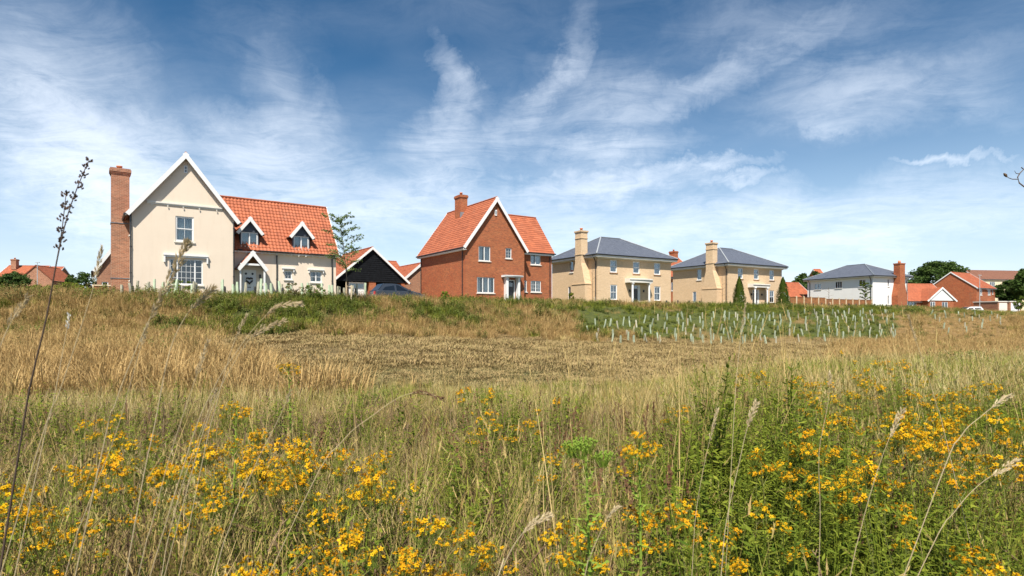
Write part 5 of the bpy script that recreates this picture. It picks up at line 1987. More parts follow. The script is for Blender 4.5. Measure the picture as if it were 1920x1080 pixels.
# ---------------------------------------------------------------- cars
def car(x, y, z, rot, paint, label, L=4.3, W=1.78, Hh=1.5, estate=False):
    """nose towards local +x"""
    C = empty('parked_car', (x, y, z), rot, label, 'car')
    h = L / 2
    lower = [(-h + .05, .32), (-h, .55), (-h + .03, .92), (-h + .25, 1.0), (h - 1.25, .98), (h - .5, .86), (h - .12, .70), (h, .50), (h - .05, .28), (h - .42, .22), (-h + .5, .22)]
    m = MB()
    secs = []
    for yy, ins in ((-W / 2, .0), (-W / 2 + .05, -.0), (W / 2 - .05, .0), (W / 2, .0)):
        k_ = .94 if abs(yy) > W / 2 - .01 else 1.0
        secs.append([(px_ * (1 if k_ == 1 else .985), yy, .22 + (pz_ - .22) * (k_ + .0)) for px_, pz_ in lower])
    n = len(lower)
    m.face(list(secs[0]))
    m.face(list(reversed(secs[-1])))
    for a, b in zip(secs[:-1], secs[1:]):
        for i in range(n):
            j = (i + 1) % n
            m.face([a[i], b[i], b[j], a[j]])
    # greenhouse shell: roof and pillars
    rb = -h + (.10 if estate else .22)
    base = [(rb, .96), (h - 1.15, .96)]
    top = [(rb + (.28 if estate else .5), Hh - .02), (rb + 1.1, Hh), (h - 2.35, Hh - .01), (h - 2.05, Hh - .06)]
    wt, wb = W / 2 - .24, W / 2 - .06
    pr = [base[0]] + top + [base[1]]
    wid = [wb, wt, wt, wt, wt, wb]
    Ls = [(p[0], -w_, p[1]) for p, w_ in zip(pr, wid)]
    Rs = [(p[0], w_, p[1]) for p, w_ in zip(pr, wid)]
    for i in range(len(pr) - 1):
        m.face([Ls[i], Ls[i + 1], Rs[i + 1], Rs[i]])
    m.face(list(reversed(Ls)))
    m.face(Rs)
    body = m.build('body', MT[paint], C)
    bv = body.modifiers.new('bevel', 'BEVEL')
    bv.width = .035
    bv.segments = 2
    bv.limit_method = 'ANGLE'

    def pane(name, pts, off):
        c_ = Vector((0, 0, 0))
        for p in pts:
            c_ += Vector(p)
        c_ /= len(pts)
        q = [Vector(p).lerp(c_, .07) + Vector(off) for p in pts]
        MB().face(q).build(name, MT['carglass'], C)
    xm = (pr[0][0] + pr[-1][0]) / 2 + .05
    for s, S in ((-1, Ls), (1, Rs)):
        def at_(x_, f_):
            return (x_, s * (wb + (wt - wb) * f_), .99 + (Hh - .10 - .99) * f_)
        of = (0, s * .016, 0)
        pane('side_window', [at_(pr[0][0] + .28, 0), at_(xm - .05, 0), at_(xm - .05, 1), at_(pr[1][0] + .22, 1)], of)
        pane('side_window', [at_(xm + .05, 0), at_(pr[-1][0] - .28, 0), at_(pr[-2][0] - .12, 1), at_(xm + .05, 1)], of)
    pane('rear_window', [Ls[0], Rs[0], Rs[1], Ls[1]], (-.018, 0, .018))
    pane('windscreen', [Ls[5], Ls[4], Rs[4], Rs[5]], (.018, 0, .018))
    for sx in (-h + .78, h - .82):
        for s in (-1, 1):
            w_ = MB().tube([(sx, s * (W / 2 - .19), .32), (sx, s * (W / 2 + .012), .32)], .32, 20).build('wheel', MT['rubber'], C)
            rim = MB().tube([(sx, s * (W / 2 + .006), .32), (sx, s * (W / 2 + .022), .32)], .20, 10)
            rim.build('rim', MT['metal'], w_)
            MB().tube([(sx, s * (W / 2 - .3), .33), (sx, s * (W / 2 + .004), .33)], .37, 20).build('wheel_arch', MT['black'], C)
    for s in (-1, 1):
        MB().box(-h - .012, -h + .12, s * (W / 2 - .28) - .14, s * (W / 2 - .28) + .14, .68, .92).build('tail_light', MT['redlamp'], C)
        MB().box(h - .30, h - .06, s * (W / 2 - .28) - .16, s * (W / 2 - .28) + .16, .60, .73).build('headlight', MT['clearlamp'], C)
        MB().box(h - 1.45, h - 1.28, s * (W / 2 + .02) - .08, s * (W / 2 + .02) + .08, .95, 1.09).build('wing_mirror', MT[paint], C)
    return C


car(-8.75, 44.6, GZ, math.radians(33), 'carblue', 'dark blue hatchback parked in front of the black garage', Hh=1.52, L=4.0)
car(81.6, 105, gz(81.6, 105) + .0, math.radians(183), 'carwhite', 'white estate car parked before the brick houses on the right', L=4.6, estate=True, Hh=1.48)
# gravel drive the blue car stands on
dv = MB()
c_, s_ = math.cos(math.radians(35)), math.sin(math.radians(35))
nx_, ny_ = 10, 12
for i in range(nx_):
    for j in range(ny_):
        pts = []
        for a, b in ((i, j), (i + 1, j), (i + 1, j + 1), (i, j + 1)):
            lx, ly = -1 + a * 1.1, -9 + b * .75
            X_, Y_ = -15.09 + c_ * lx - s_ * ly, 50 + s_ * lx + c_ * ly
            pts.append((X_, Y_, gz(X_, Y_) + .02))
        dv.face(pts)
tag(dv.build('driveway', MT['gravel']), kind='structure')


# ---------------------------------------------------------------- street lamps
def lamp(px_, d, h, label):
    x, y = origin(px_, d)
    P = empty('street_lamp', (x, y, gz(x, y)), 0, label, 'street lamp')
    MB().tube([(0, 0, -.2), (0, 0, 1.2), (0, 0, 1.22), (0, 0, h)], [.09, .09, .06, .045], 8).build('pole', MT['metal'], P)
    MB().box(-.32, .32, -.10, .10, h, h + .09).build('lamp_head', MT['metal'], P)


lamp(1837, 112, 7.4, 'galvanised street lamp before the two storey brick house on the right')
lamp(70, 92, 7.6, 'pale thin lamp post before the far left orange roofs')


# ---------------------------------------------------------------- trees and shrubs
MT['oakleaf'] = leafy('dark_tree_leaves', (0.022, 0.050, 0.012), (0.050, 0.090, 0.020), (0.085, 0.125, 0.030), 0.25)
MT['freshleaf'] = leafy('fresh_sapling_leaves', (0.06, 0.115, 0.022), (0.13, 0.18, 0.03), (0.20, 0.24, 0.05), 0.35)
MT['blueleaf'] = leafy('bluish_sapling_leaves', (0.12, 0.19, 0.07), (0.16, 0.23, 0.09), (0.24, 0.31, 0.11), 0.45)
MT['conifer'] = leafy('conifer_green', (0.035, 0.080, 0.012), (0.085, 0.13, 0.018), (0.16, 0.20, 0.03), 0.2)


def crown_mesh(rx, ry, z0, z1, nclump, per, leaf, seed, shape_='round'):
    r = random.Random(seed)
    mb = MB()
    cz, rz = (z0 + z1) / 2, (z1 - z0) / 2
    for c in range(nclump):
        while True:
            a = Vector((r.uniform(-1, 1), r.uniform(-1, 1), r.uniform(-1, 1)))
            if a.length < 1:
                break
        a = a.normalized() * (a.length ** .45)
        if a.z < -.3:
            a.z *= .8
        rr = r.uniform(.13, .27)
        tn0 = r.uniform(.05, .6)
        cx, cy, c3 = a.x * rx * (1 - rr), a.y * ry * (1 - rr), cz + a.z * rz * (1 - rr)
        for k_ in range(per):
            d = Vector((r.gauss(0, 1), r.gauss(0, 1), r.gauss(0, 1))).normalized() * (r.random() ** .4)
            p = Vector((cx + d.x * rx * rr, cy + d.y * ry * rr, c3 + d.z * rz * rr * .8))
            n1 = Vector((r.gauss(0, 1), r.gauss(0, 1), r.gauss(0, .6))).normalized()
            n2 = n1.cross(Vector((r.gauss(0, 1), r.gauss(0, 1), r.gauss(0, 1)))).normalized()
            L = leaf * r.uniform(.6, 1.3)
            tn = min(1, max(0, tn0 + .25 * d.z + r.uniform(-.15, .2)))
            mb.face([p - n1 * L, p + n2 * L * .5, p + n1 * L, p - n2 * L * .5], tn)
    return mb


def tree(px_, d, width, height, label, seed, name='oak_tree', leaf=.30, mat='oakleaf', base=.12, nclump=95, per=95, cat='tree', depthf=.8):
    x, y = origin(px_, d)
    z = gz(x, y)
    T = empty(name, (x, y, z), 0, label, cat)
    r = random.Random(seed)
    t = MB()
    tr = max(.05, width * .028)
    t.tube([(0, 0, -.3), (.05, 0, height * .25), (0, .1, height * .55)], [tr * 1.3, tr, tr * .6], 8)
    for k_ in range(7):
        a = r.uniform(0, 6.28)
        s = r.uniform(.2, .45) * height
        e = Vector((math.cos(a) * width * .33, math.sin(a) * width * .28, s + height * .28))
        t.tube([(0, 0, s), tuple(e * .5 + Vector((0, 0, s * .5))), tuple(e)], [tr * .5, tr * .3, tr * .1], 5)
    t.build('trunk', MT['bark'], T)
    crown_mesh(width / 2, width / 2 * depthf, height * base, height, nclump, per, leaf, seed).build('crown', MT[mat], T, uv=False)
    return T


tree(1762, 158, 17.8, 14.9, 'large dark green broadleaf tree behind the bungalow', 3, nclump=150, per=110, leaf=.34)
tree(1712, 150, 6.5, 6.6, 'small dark tree at the left foot of the large tree', 4, nclump=50, per=90)
tree(1517, 132, 9.2, 9.9, 'rounded dark tree left of the white house roof', 5, nclump=90, per=100)
tree(1490, 135, 7.0, 8.2, 'lower dark tree between the conifer and the white house', 6, nclump=60, per=90)
tree(1545, 136, 6.5, 9.7, 'dark tree top showing above the white house gutter', 7, nclump=70, per=90)
tree(1893, 132, 7.5, 8.0, 'dark dense tree beside the cream rendered block', 8, nclump=90, per=100)
tree(1926, 124, 7.0, 9.8, 'tall dark tree cut by the right edge', 9, nclump=90, per=100)
tree(1909, 100, 2.2, 3.6, 'light green young tree before the garages at the right edge', 10, mat='freshleaf', nclump=30, per=40, leaf=.12)
tree(153, 66, 4.0, 4.4, 'dark bushy tree left of the brick outbuilding', 11, nclump=60, per=80, leaf=.14, base=.05)
tree(30, 60, 5.0, 3.9, 'broad dark shrub before the far left orange roofs', 12, name='shrub', cat='shrub', nclump=80, per=80, leaf=.14, base=0)
tree(-15, 55, 4.0, 3.4, 'dark shrub cut by the left edge', 13, name='shrub', cat='shrub', nclump=60, per=80, leaf=.14, base=0)
tree(82, 46, 4.0, 1.7, 'low green shrub below the far left roofs', 14, name='shrub', cat='shrub', nclump=60, per=70, leaf=.11, mat='weed', base=0)
tree(128, 40, 3.4, 1.5, 'low green shrub left of the brick outbuilding wall', 15, name='shrub', cat='shrub', nclump=60, per=70, leaf=.10, mat='weed', base=0)
tree(1046, 57, 1.5, .95, 'clipped round dark bush between red and buff houses', 16, name='shrub', cat='shrub', nclump=50, per=60, leaf=.06, base=0)
tree(1071, 58, .7, 1.7, 'narrow upright bush beside the first buff chimney', 17, name='shrub', cat='shrub', nclump=30, per=50, leaf=.06, base=0, mat='weed')
tree(834, 46, .8, 1.25, 'small pointed bush against the red brick side wall', 18, name='shrub', cat='shrub', nclump=25, per=50, leaf=.06, base=0, mat='weed')
tree(340, 31.2, 1.6, 1.1, 'green and straw coloured bush before the bay window', 19, name='shrub', cat='shrub', nclump=16, per=30, leaf=.06, base=0, mat='freshleaf')
tree(552, 31.0, 1.6, 1.0, 'brownish green bush below the smallest window', 20, name='shrub', cat='shrub', nclump=16, per=30, leaf=.05, base=0, mat='olive')
tree(588, 31.2, 1.3, 1.15, 'green bush below the two light window of the cream house', 21, name='shrub', cat='shrub', nclump=20, per=34, leaf=.05, base=0, mat='freshleaf')


def conifer(px_, d, w, h, label, seed):
    x, y = origin(px_, d)
    T = empty('conifer', (x, y, gz(x, y)), 0, label, 'conifer')
    MB().tube([(0, 0, -.2), (0, 0, h * .8)], [.09, .03], 6).build('trunk', MT['bark'], T)
    r = random.Random(seed)
    mb = MB()
    for k_ in range(5200):
        t = r.random() ** 1.25
        a = r.uniform(0, 6.283)
        lump = 1 + .16 * math.sin(a * 3 + t * 9 + seed) + .08 * math.sin(a * 7 - t * 17)
        prof = (math.sin(min(1, (1 - t) * 1.35 + .0) * math.pi / 2) ** .9) * (1 - .05 * t)
        rad = w / 2 * prof * lump * r.uniform(.72, 1.05)
        p = Vector((math.cos(a) * rad, math.sin(a) * rad, t * h))
        L = .085 * r.uniform(.6, 1.2)
        up = Vector((math.cos(a) * .35, math.sin(a) * .35, 1)).normalized() * L * 1.4
        s = Vector((-math.sin(a), math.cos(a), r.uniform(-.5, .5))) * L * .5
        mb.face([p - s, p + s, p + up + s * .3, p + up - s * .3], r.random() * (.3 + .7 * (r.random())))
    mb.build('crown', MT['conifer'], T, uv=False)


conifer(1386, 68.5, 1.35, 3.75, 'tapering green conifer left of the second portico', 1)
conifer(1468, 73.0, 1.55, 4.0, 'tapering green conifer at the right corner of the second buff house', 2)


def sapling(px_, d, h, label, seed, leafmat=None, lean=0.0, nb=14, stake=True, leaves=26, leaf=.07):
    x, y = origin(px_, d)
    T = empty('sapling', (x, y, gz(x, y)), 0, label, 'young tree')
    r = random.Random(seed)
    t = MB()
    pts = [(lean * h * (k_ / 6) ** 2 + r.uniform(-.02, .02) * h * .2, 0, h * k_ / 6) for k_ in range(7)]
    t.tube(pts, [.035 - .028 * k_ / 6 for k_ in range(7)], 6)
    lf = MB()
    for b in range(nb):
        f_ = .36 + .62 * b / nb
        i = min(5, int(f_ * 6))
        p = Vector(pts[i]).lerp(Vector(pts[i + 1]), f_ * 6 - i)
        a = b * 2.4 + r.uniform(-.4, .4)
        L = h * r.uniform(.13, .21) * (1.25 - .8 * abs(f_ - .55))
        e = p + Vector((math.cos(a) * L, math.sin(a) * L * .8, L * r.uniform(.1, .6)))
        mid = p.lerp(e, .5) + Vector((0, 0, L * .08))
        t.tube([p, mid, e], [.011, .008, .004], 4)
        if leafmat:
            for k_ in range(leaves):
                q = (p.lerp(mid, r.random()) if r.random() < .4 else mid.lerp(e, r.random() * 1.1)) + Vector((r.gauss(0, .05), r.gauss(0, .05), r.gauss(0, .04)))
                n1 = Vector((r.gauss(0, 1), r.gauss(0, 1), r.gauss(0, .5))).normalized() * leaf * r.uniform(.6, 1.2)
                n2 = n1.cross(Vector((r.gauss(0, .5), r.gauss(0, .5), 1))).normalized() * leaf * .4
                lf.face([q - n1, q + n2, q + n1, q - n2], r.random())
    t.build('trunk', MT['bark'], T)
    if leafmat:
        lf.build('crown', MT[leafmat], T, uv=False)
    if stake:
        MB().tube([(.22, 0, -.1), (.22, 0, .95)], .035, 6).tube([(.22, 0, .85), (.0, 0, .88)], .02, 4).build('stake', MT['post'], T)


sapling(651, 31.5, 4.75, 'staked young tree with feathery bluish green leaves beside the cream house', 1, 'blueleaf', nb=30, lean=-.10, leaves=90, leaf=.075)
sapling(1622, 76, 3.7, 'young tree with bright green leaves before the white house corner', 2, 'freshleaf', nb=18, leaves=70, leaf=.11)
sapling(1554, 74, 2.9, 'bare thin young tree behind the middle of the brown fence', 3)
sapling(1111, 55, 3.9, 'bare thin young tree at the corner of the first buff house', 4, nb=10)
sapling(1354, 64, 3.9, 'bare thin young tree against the second buff house flank', 5, nb=10)
sapling(1697, 96, 4.2, 'bare young tree before the left end of the bungalow', 6)
sapling(1744, 97, 3.6, 'bare young tree before the white bungalow gable', 7)
sapling(1819, 104, 4.0, 'bare young tree before the blank brick gable end', 8)

# leaning bare tree whose twig reaches into the right edge of the view
T_ = empty('bare_tree', (5.4, 5.0, gz(5.4, 5.0)), 0, 'bare twig with small dead bud hanging in at the right edge of the sky', 'twig')
z_ = -gz(5.4, 5.0)
MB().tube([(0, 0, -.1), (.05, 0, 1.2), (.02, .02, 2.6), (.1, 0, 4.0)], [.04, .032, .022, .006], 6).build('trunk', MT['bark'], T_)


def tw(px_, py_):
    return ((px_ - 960) / 1100 * 5.0 - 5.4, 0, 1.65 + (595 - py_) / 1100 * 5.0 + z_)


b_ = MB()
b_.tube([(.02, .02, 2.55), tw(1975, 330), tw(1935, 355), tw(1920, 350), tw(1911, 343), tw(1908, 332), tw(1913, 324), tw(1925, 312), tw(1940, 300)], [.012, .008, .0065, .0055, .005, .0045, .004, .003, .0016], 5)
b_.tube([tw(1909, 336), tw(1898, 336), tw(1890, 333), tw(1885, 326)], [.004, .0034, .003, .0016], 4)
b_.tube([tw(1911, 326), tw(1905, 325), tw(1902, 320)], [.0034, .003, .0016], 4)
b_.tube([tw(1920, 318), tw(1915, 314)], [.0034, .005], 4)
b_.tube([tw(1888, 332), tw(1885, 328), tw(1882, 325)], [.005, .013, .005], 5)
b_.build('twig', MT['darkstem'], T_, uv=False)

# ---------------------------------------------------------------- single stalks close to the camera
STALKS = [
    ('dark_seeding_stalk', 'tall dark seeding stalk standing highest against the sky at far left', 'dark', 0.30,
     [(-1.173, 1.400, 1.351), (-1.143, 1.400, 1.516), (-1.112, 1.400, 1.644), (-1.084, 1.400, 1.796), (-1.059, 1.400, 1.898), (-1.031, 1.400, 1.975), (-1.009, 1.400, 2.025)]),
    ('dark_seeding_stalk', 'slim dark side stalk branching left below the highest dark seed head', 'dark', 0.30,
     [(-1.180, 1.408, 1.349), (-1.149, 1.408, 1.516), (-1.119, 1.408, 1.644), (-1.092, 1.408, 1.788), (-1.080, 1.408, 1.861), (-1.070, 1.408, 1.948)]),
    ('dry_grass_stalk', 'tan stalk with thin head rising left of the tall brick chimney', 'thin', 0.20,
     [(-0.941, 1.150, 1.352), (-0.889, 1.150, 1.498), (-0.847, 1.150, 1.624), (-0.818, 1.150, 1.718), (-0.804, 1.150, 1.786)]),
    ('dry_grass_stalk', 'short blurred straw stalk leaning in at the left edge', 'thin', 0.25,
     [(-0.835, 0.900, 1.482), (-0.802, 0.900, 1.564), (-0.771, 0.900, 1.638), (-0.743, 0.900, 1.682)]),
    ('dry_grass_stalk', 'stalk with small white fluffy head below the far left hedge', 'white', 0.12,
     [(-0.971, 1.200, 1.339), (-0.944, 1.200, 1.448), (-0.919, 1.200, 1.579), (-0.905, 1.200, 1.655)]),
    ('dry_grass_stalk', 'heavy headed stalk crossing the cream house front from lower left', 'plume', 0.42,
     [(-0.709, 1.000, 1.373), (-0.677, 1.000, 1.500), (-0.635, 1.000, 1.609), (-0.600, 1.000, 1.682), (-0.568, 1.000, 1.745), (-0.553, 1.000, 1.777)]),
    ('dry_grass_stalk', 'bent stalk with plumed head below the cream house bay window', 'plume', 0.30,
     [(-0.678, 1.050, 1.263), (-0.640, 1.050, 1.454), (-0.613, 1.050, 1.588), (-0.582, 1.050, 1.655), (-0.554, 1.050, 1.683), (-0.536, 1.050, 1.702)]),
    ('dry_grass_stalk', 'twin drooping stalk whose upper head nods below the white front door', 'plume', 0.30,
     [(-0.659, 1.150, 1.310), (-0.591, 1.150, 1.498), (-0.533, 1.150, 1.592), (-0.491, 1.150, 1.645), (-0.455, 1.150, 1.673), (-0.416, 1.150, 1.678)]),
    ('dry_grass_stalk', 'lower drooping stalk nodding just under the twin plumed head', 'plume', 0.26,
     [(-0.671, 1.200, 1.274), (-0.611, 1.200, 1.470), (-0.562, 1.200, 1.568), (-0.524, 1.200, 1.617), (-0.469, 1.200, 1.642)]),
    ('dry_grass_stalk', 'straight thin stalk between the drooping pair and the bay window', 'thin', 0.20,
     [(-0.748, 1.400, 1.262), (-0.706, 1.400, 1.440), (-0.667, 1.400, 1.580), (-0.634, 1.400, 1.654)]),
    ('dry_grass_stalk', 'long bare straw stalk rising from the lower left flowers', 'thin', 0.14,
     [(-0.955, 1.250, 1.087), (-0.909, 1.250, 1.235), (-0.847, 1.250, 1.394), (-0.807, 1.250, 1.531), (-0.778, 1.250, 1.633)]),
    ('dry_grass_stalk', 'long leaning straw stalk crossing the left flower patch', 'thin', 0.16,
     [(-0.769, 1.200, 1.099), (-0.736, 1.200, 1.230), (-0.698, 1.200, 1.372), (-0.655, 1.200, 1.503), (-0.622, 1.200, 1.601)]),
    ('dry_grass_stalk', 'second leaning straw stalk close beside the long one over the left flowers', 'thin', 0.14,
     [(-0.780, 1.300, 1.053), (-0.759, 1.300, 1.171), (-0.727, 1.300, 1.290), (-0.685, 1.300, 1.408), (-0.656, 1.300, 1.490)]),
    ('dry_grass_stalk', 'long diagonal straw stalk running up through the middle left flowers', 'thin', 0.14,
     [(-0.616, 1.200, 1.088), (-0.578, 1.200, 1.219), (-0.524, 1.200, 1.350), (-0.480, 1.200, 1.437), (-0.453, 1.200, 1.497)]),
    ('dry_grass_stalk', 'arching brown grass head hanging alone over the centre of the hollow', 'arch', 0.28,
     [(-0.455, 1.250, 1.235), (-0.364, 1.250, 1.383), (-0.295, 1.250, 1.442), (-0.239, 1.250, 1.480), (-0.193, 1.250, 1.490), (-0.150, 1.250, 1.478)]),
    ('dry_grass_stalk', 'pale stalk leaning left in front of the second cluster of tree guards', 'thin', 0.20,
     [(1.408, 1.900, 1.244), (1.375, 1.900, 1.365), (1.339, 1.900, 1.486), (1.309, 1.900, 1.572), (1.283, 1.900, 1.655)]),
    ('dry_grass_stalk', 'straw stalk with feathered head leaning right over the dark green growth', 'plume', 0.22,
     [(0.479, 1.350, 1.030), (0.493, 1.350, 1.177), (0.522, 1.350, 1.312), (0.542, 1.350, 1.398), (0.562, 1.350, 1.452)]),
    ('dry_grass_stalk', 'stalk with furry head slanting through the right flower clusters', 'plume', 0.22,
     [(0.802, 1.400, 1.007), (0.830, 1.400, 1.135), (0.865, 1.400, 1.262), (0.901, 1.400, 1.364), (0.932, 1.400, 1.430)]),
    ('dry_grass_stalk', 'pale plumed stalk slanting up to the right edge above the yellow flowers', 'plume', 0.30,
     [(0.934, 1.300, 1.254), (0.993, 1.300, 1.384), (1.040, 1.300, 1.431), (1.078, 1.300, 1.461), (1.099, 1.300, 1.476)]),
    ('dry_grass_stalk', 'pale furry stalk lower down near the right edge', 'plume', 0.30,
     [(0.910, 1.300, 1.100), (0.981, 1.300, 1.219), (1.034, 1.300, 1.278), (1.087, 1.300, 1.313), (1.117, 1.300, 1.330)]),
    ('dry_grass_stalk', 'upright thin stalk rising past the white portico of the second buff house', 'thin', 0.20,
     [(0.755, 2.000, 1.277), (0.764, 2.000, 1.423), (0.778, 2.000, 1.568), (0.796, 2.000, 1.695)]),
    ('dry_grass_stalk', 'whitish curved stalk among the bottom centre flowers', 'plume', 0.30,
     [(-0.035, 1.100, 1.135), (-0.020, 1.100, 1.175), (0.005, 1.100, 1.225), (0.035, 1.100, 1.260), (0.070, 1.100, 1.280)]),
    ('dry_grass_stalk', 'curved dry stalk right of the bottom centre flowers', 'thin', 0.30,
     [(0.142, 1.200, 1.088), (0.158, 1.200, 1.154), (0.180, 1.200, 1.208), (0.202, 1.200, 1.252), (0.216, 1.200, 1.263)]),
    ('dry_grass_stalk', 'tall straight stalk just left of the dark green growth', 'thin', 0.20,
     [(0.489, 1.600, 0.915), (0.502, 1.600, 1.119), (0.531, 1.600, 1.279), (0.560, 1.600, 1.398)]),
    ('dry_grass_stalk', 'tall straight stalk in the middle of the right flower patch', 'thin', 0.14,
     [(0.784, 1.500, 0.961), (0.788, 1.500, 1.152), (0.785, 1.500, 1.302), (0.807, 1.500, 1.425), (0.813, 1.500, 1.507)]),
]
MT['stalkdark'] = leafy('dark_stalk', (0.055, 0.045, 0.035), (0.10, 0.075, 0.05), (0.13, 0.075, 0.06), 0.1)
MT['stalktan'] = leafy('tan_stalk', (0.40, 0.31, 0.17), (0.52, 0.42, 0.26), (0.58, 0.49, 0.32), 0.2)
MT['stalkwhite'] = leafy('white_fluff', (0.6, 0.58, 0.52), (0.75, 0.72, 0.66), (0.8, 0.78, 0.7), 0.3)
for i_, (nm, lab, kd, hf, P) in enumerate(STALKS):
    r_ = random.Random(300 + i_)
    P = [Vector(p) for p in P]
    # carry the stem down to its root
    d0 = (P[0] - P[1]).normalized()
    z0_ = gz(P[0].x, P[0].y)
    root = P[0] + d0 * max(.05, (P[0].z - z0_)) * .9
    root.z = gz(root.x, root.y) - .02
    Q = [root] + P
    S = []
    for a_ in range(len(Q) - 1):
        for b in range(4):
            t = b / 4
            p0, p1, p2, p3 = Q[max(a_ - 1, 0)], Q[a_], Q[a_ + 1], Q[min(a_ + 2, len(Q) - 1)]
            S.append(.5 * ((2 * p1) + (p2 - p0) * t + (2 * p0 - 5 * p1 + 4 * p2 - p3) * t * t + (3 * p1 - p0 - 3 * p2 + p3) * t ** 3))
    S.append(Q[-1])
    n_ = len(S)
    mt_ = MT['stalkdark'] if kd == 'dark' else MT['stalktan']
    r0 = .0024 if kd == 'dark' else .0011
    so = MB().tube(S, [r0 * (1 - .65 * k_ / (n_ - 1)) for k_ in range(n_)], 5, tint=.3).build(nm, mt_, smooth=True, uv=False)
    tag(so, lab, 'grass stalk')
    hd = MB()
    st = int(n_ * (1 - hf))
    tot = sum((S[k_ + 1] - S[k_]).length for k_ in range(st, n_ - 1))
    cnt = int(tot / (.0014 if kd == 'dark' else .0012))
    for k_ in range(cnt):
        f_ = st + (n_ - 1.001 - st) * (k_ + r_.random()) / cnt
        a_ = int(f_)
        p = S[a_].lerp(S[a_ + 1], f_ - a_)
        ax = (S[a_ + 1] - S[a_]).normalized()
        g_ = (f_ - st) / max(1, (n_ - 1 - st))
        if kd == 'dark':
            if math.sin(g_ * 34 + i_) < -.25:
                continue
            out, ln, wd = r_.uniform(.001, .010), r_.uniform(.005, .010), .0030
        elif kd == 'thin':
            out, ln, wd = r_.uniform(0, .003) * (1.2 - g_), r_.uniform(.007, .012), .0011
        elif kd == 'white':
            out, ln, wd = r_.uniform(0, .003), r_.uniform(.005, .008), .0012
        elif kd == 'arch':
            out, ln, wd = r_.uniform(0, .0035), r_.uniform(.006, .010), .0016
        else:
            out, ln, wd = r_.uniform(0, .0055) * math.sin(max(.1, g_) * 2.6), r_.uniform(.009, .015), .0016
        pr_ = Vector((r_.gauss(0, 1), r_.gauss(0, 1), r_.gauss(0, 1))).cross(ax).normalized()
        q = p + pr_ * out
        e = q + (ax * .9 + pr_ * .4).normalized() * ln
        s_ = ax.cross(pr_) * wd
        m_ = q.lerp(e, .45)
        hd.face([q, m_ + s_, e, m_ - s_], r_.random())
        s2 = pr_ * wd
        hd.face([q, m_ + s2, e, m_ - s2], r_.random())
    hm = {'dark': 'stalkdark', 'white': 'stalkwhite', 'arch': 'dock'}.get(kd, 'stalktan')
    hd.build('seed_head', MT[hm], so, uv=False)

# timber screen and canopy seen beside the houses
x_, y_ = origin(176, 43)
T_ = empty('fence', (x_, y_, gz(x_, y_)), math.radians(20), 'short orange brown timber screen left of the tall brick chimney', 'fence')
for k_ in range(5):
    MB().box(k_ * .30, k_ * .30 + .28, 0, .03, -.2, 1.35).build('plank', MT['fence'], T_)
MB().box(-.1, 1.75, -.04, 0, 1.35, 1.44).build('top_rail', MT['post'], T_)
for k_ in (0, 1.66):
    MB().box(k_ - .08, k_, -.06, .03, -.2, 1.35).build('fence_post', MT['post'], T_)

# ---------------------------------------------------------------- yellow flowering plants
MT['petal'] = leafy('yellow_petals', (0.70, 0.45, 0.007), (0.66, 0.33, 0.006), (0.42, 0.17, 0.012), 0.3)
MT['bud'] = leafy('green_yellow_buds', (0.10, 0.14, 0.025), (0.17, 0.19, 0.03), (0.50, 0.42, 0.03), 0.2)
MT['stemgreen'] = leafy('green_stems', (0.10, 0.13, 0.03), (0.19, 0.15, 0.06), (0.16, 0.19, 0.05), 0.15)


def flower_head(seed, nfl, rad, petal=.0098):
    r = random.Random(seed)
    mb = MB()
    for i in range(nfl):
        a = r.uniform(0, 6.283)
        d = rad * math.sqrt(r.random())
        c = Vector((math.cos(a) * d, math.sin(a) * d, -.25 * d + r.uniform(-.02, .02)))
        mb.tube([(c.x * .35, c.y * .35, -.045 - d * .3), tuple(c - Vector((0, 0, .002)))], [.0008, .0005], 3, mi=1, tint=.0, cap=False)
        if r.random() < .22:
            mb.tube([tuple(c), tuple(c + Vector((0, 0, .008)))], [.0028, .0012], 5, mi=1, tint=r.random())
            continue
        n = (Vector((math.cos(a) * .6, math.sin(a) * .6, 1)) + Vector((r.gauss(0, .45), r.gauss(0, .45), 0))).normalized()
        t1 = n.cross(Vector((r.random(), r.random(), .2))).normalized()
        t2 = n.cross(t1)
        sp = r.random() < .25
        tn = .85 if sp else r.uniform(0, .35)
        cup = r.uniform(-.1, .75) if not sp else 1.2
        L = petal * r.uniform(.8, 1.15) * (.75 if sp else 1)
        for k in range(5):
            b = 2 * math.pi * k / 5 + r.uniform(-.12, .12)
            dr = t1 * math.cos(b) + t2 * math.sin(b)
            sd = t1 * -math.sin(b) + t2 * math.cos(b)
            m = c + dr * L * .55 + n * L * .35 * cup
            e = c + dr * L + n * L * .45 * cup
            mb.face([c, m + sd * L * .30, e, m - sd * L * .30], tn)
        mb.tube([tuple(c), tuple(c + n * L * .5)], [.0012, .0030], 5, tint=min(1, tn + .25))
    return mb.mesh('flower_head', [MT['petal'], MT['bud']], uv=False)


HEADS = [flower_head(i, (26, 34, 16, 40)[i % 4], (.040, .050, .028, .060)[i % 4]) for i in range(6)]


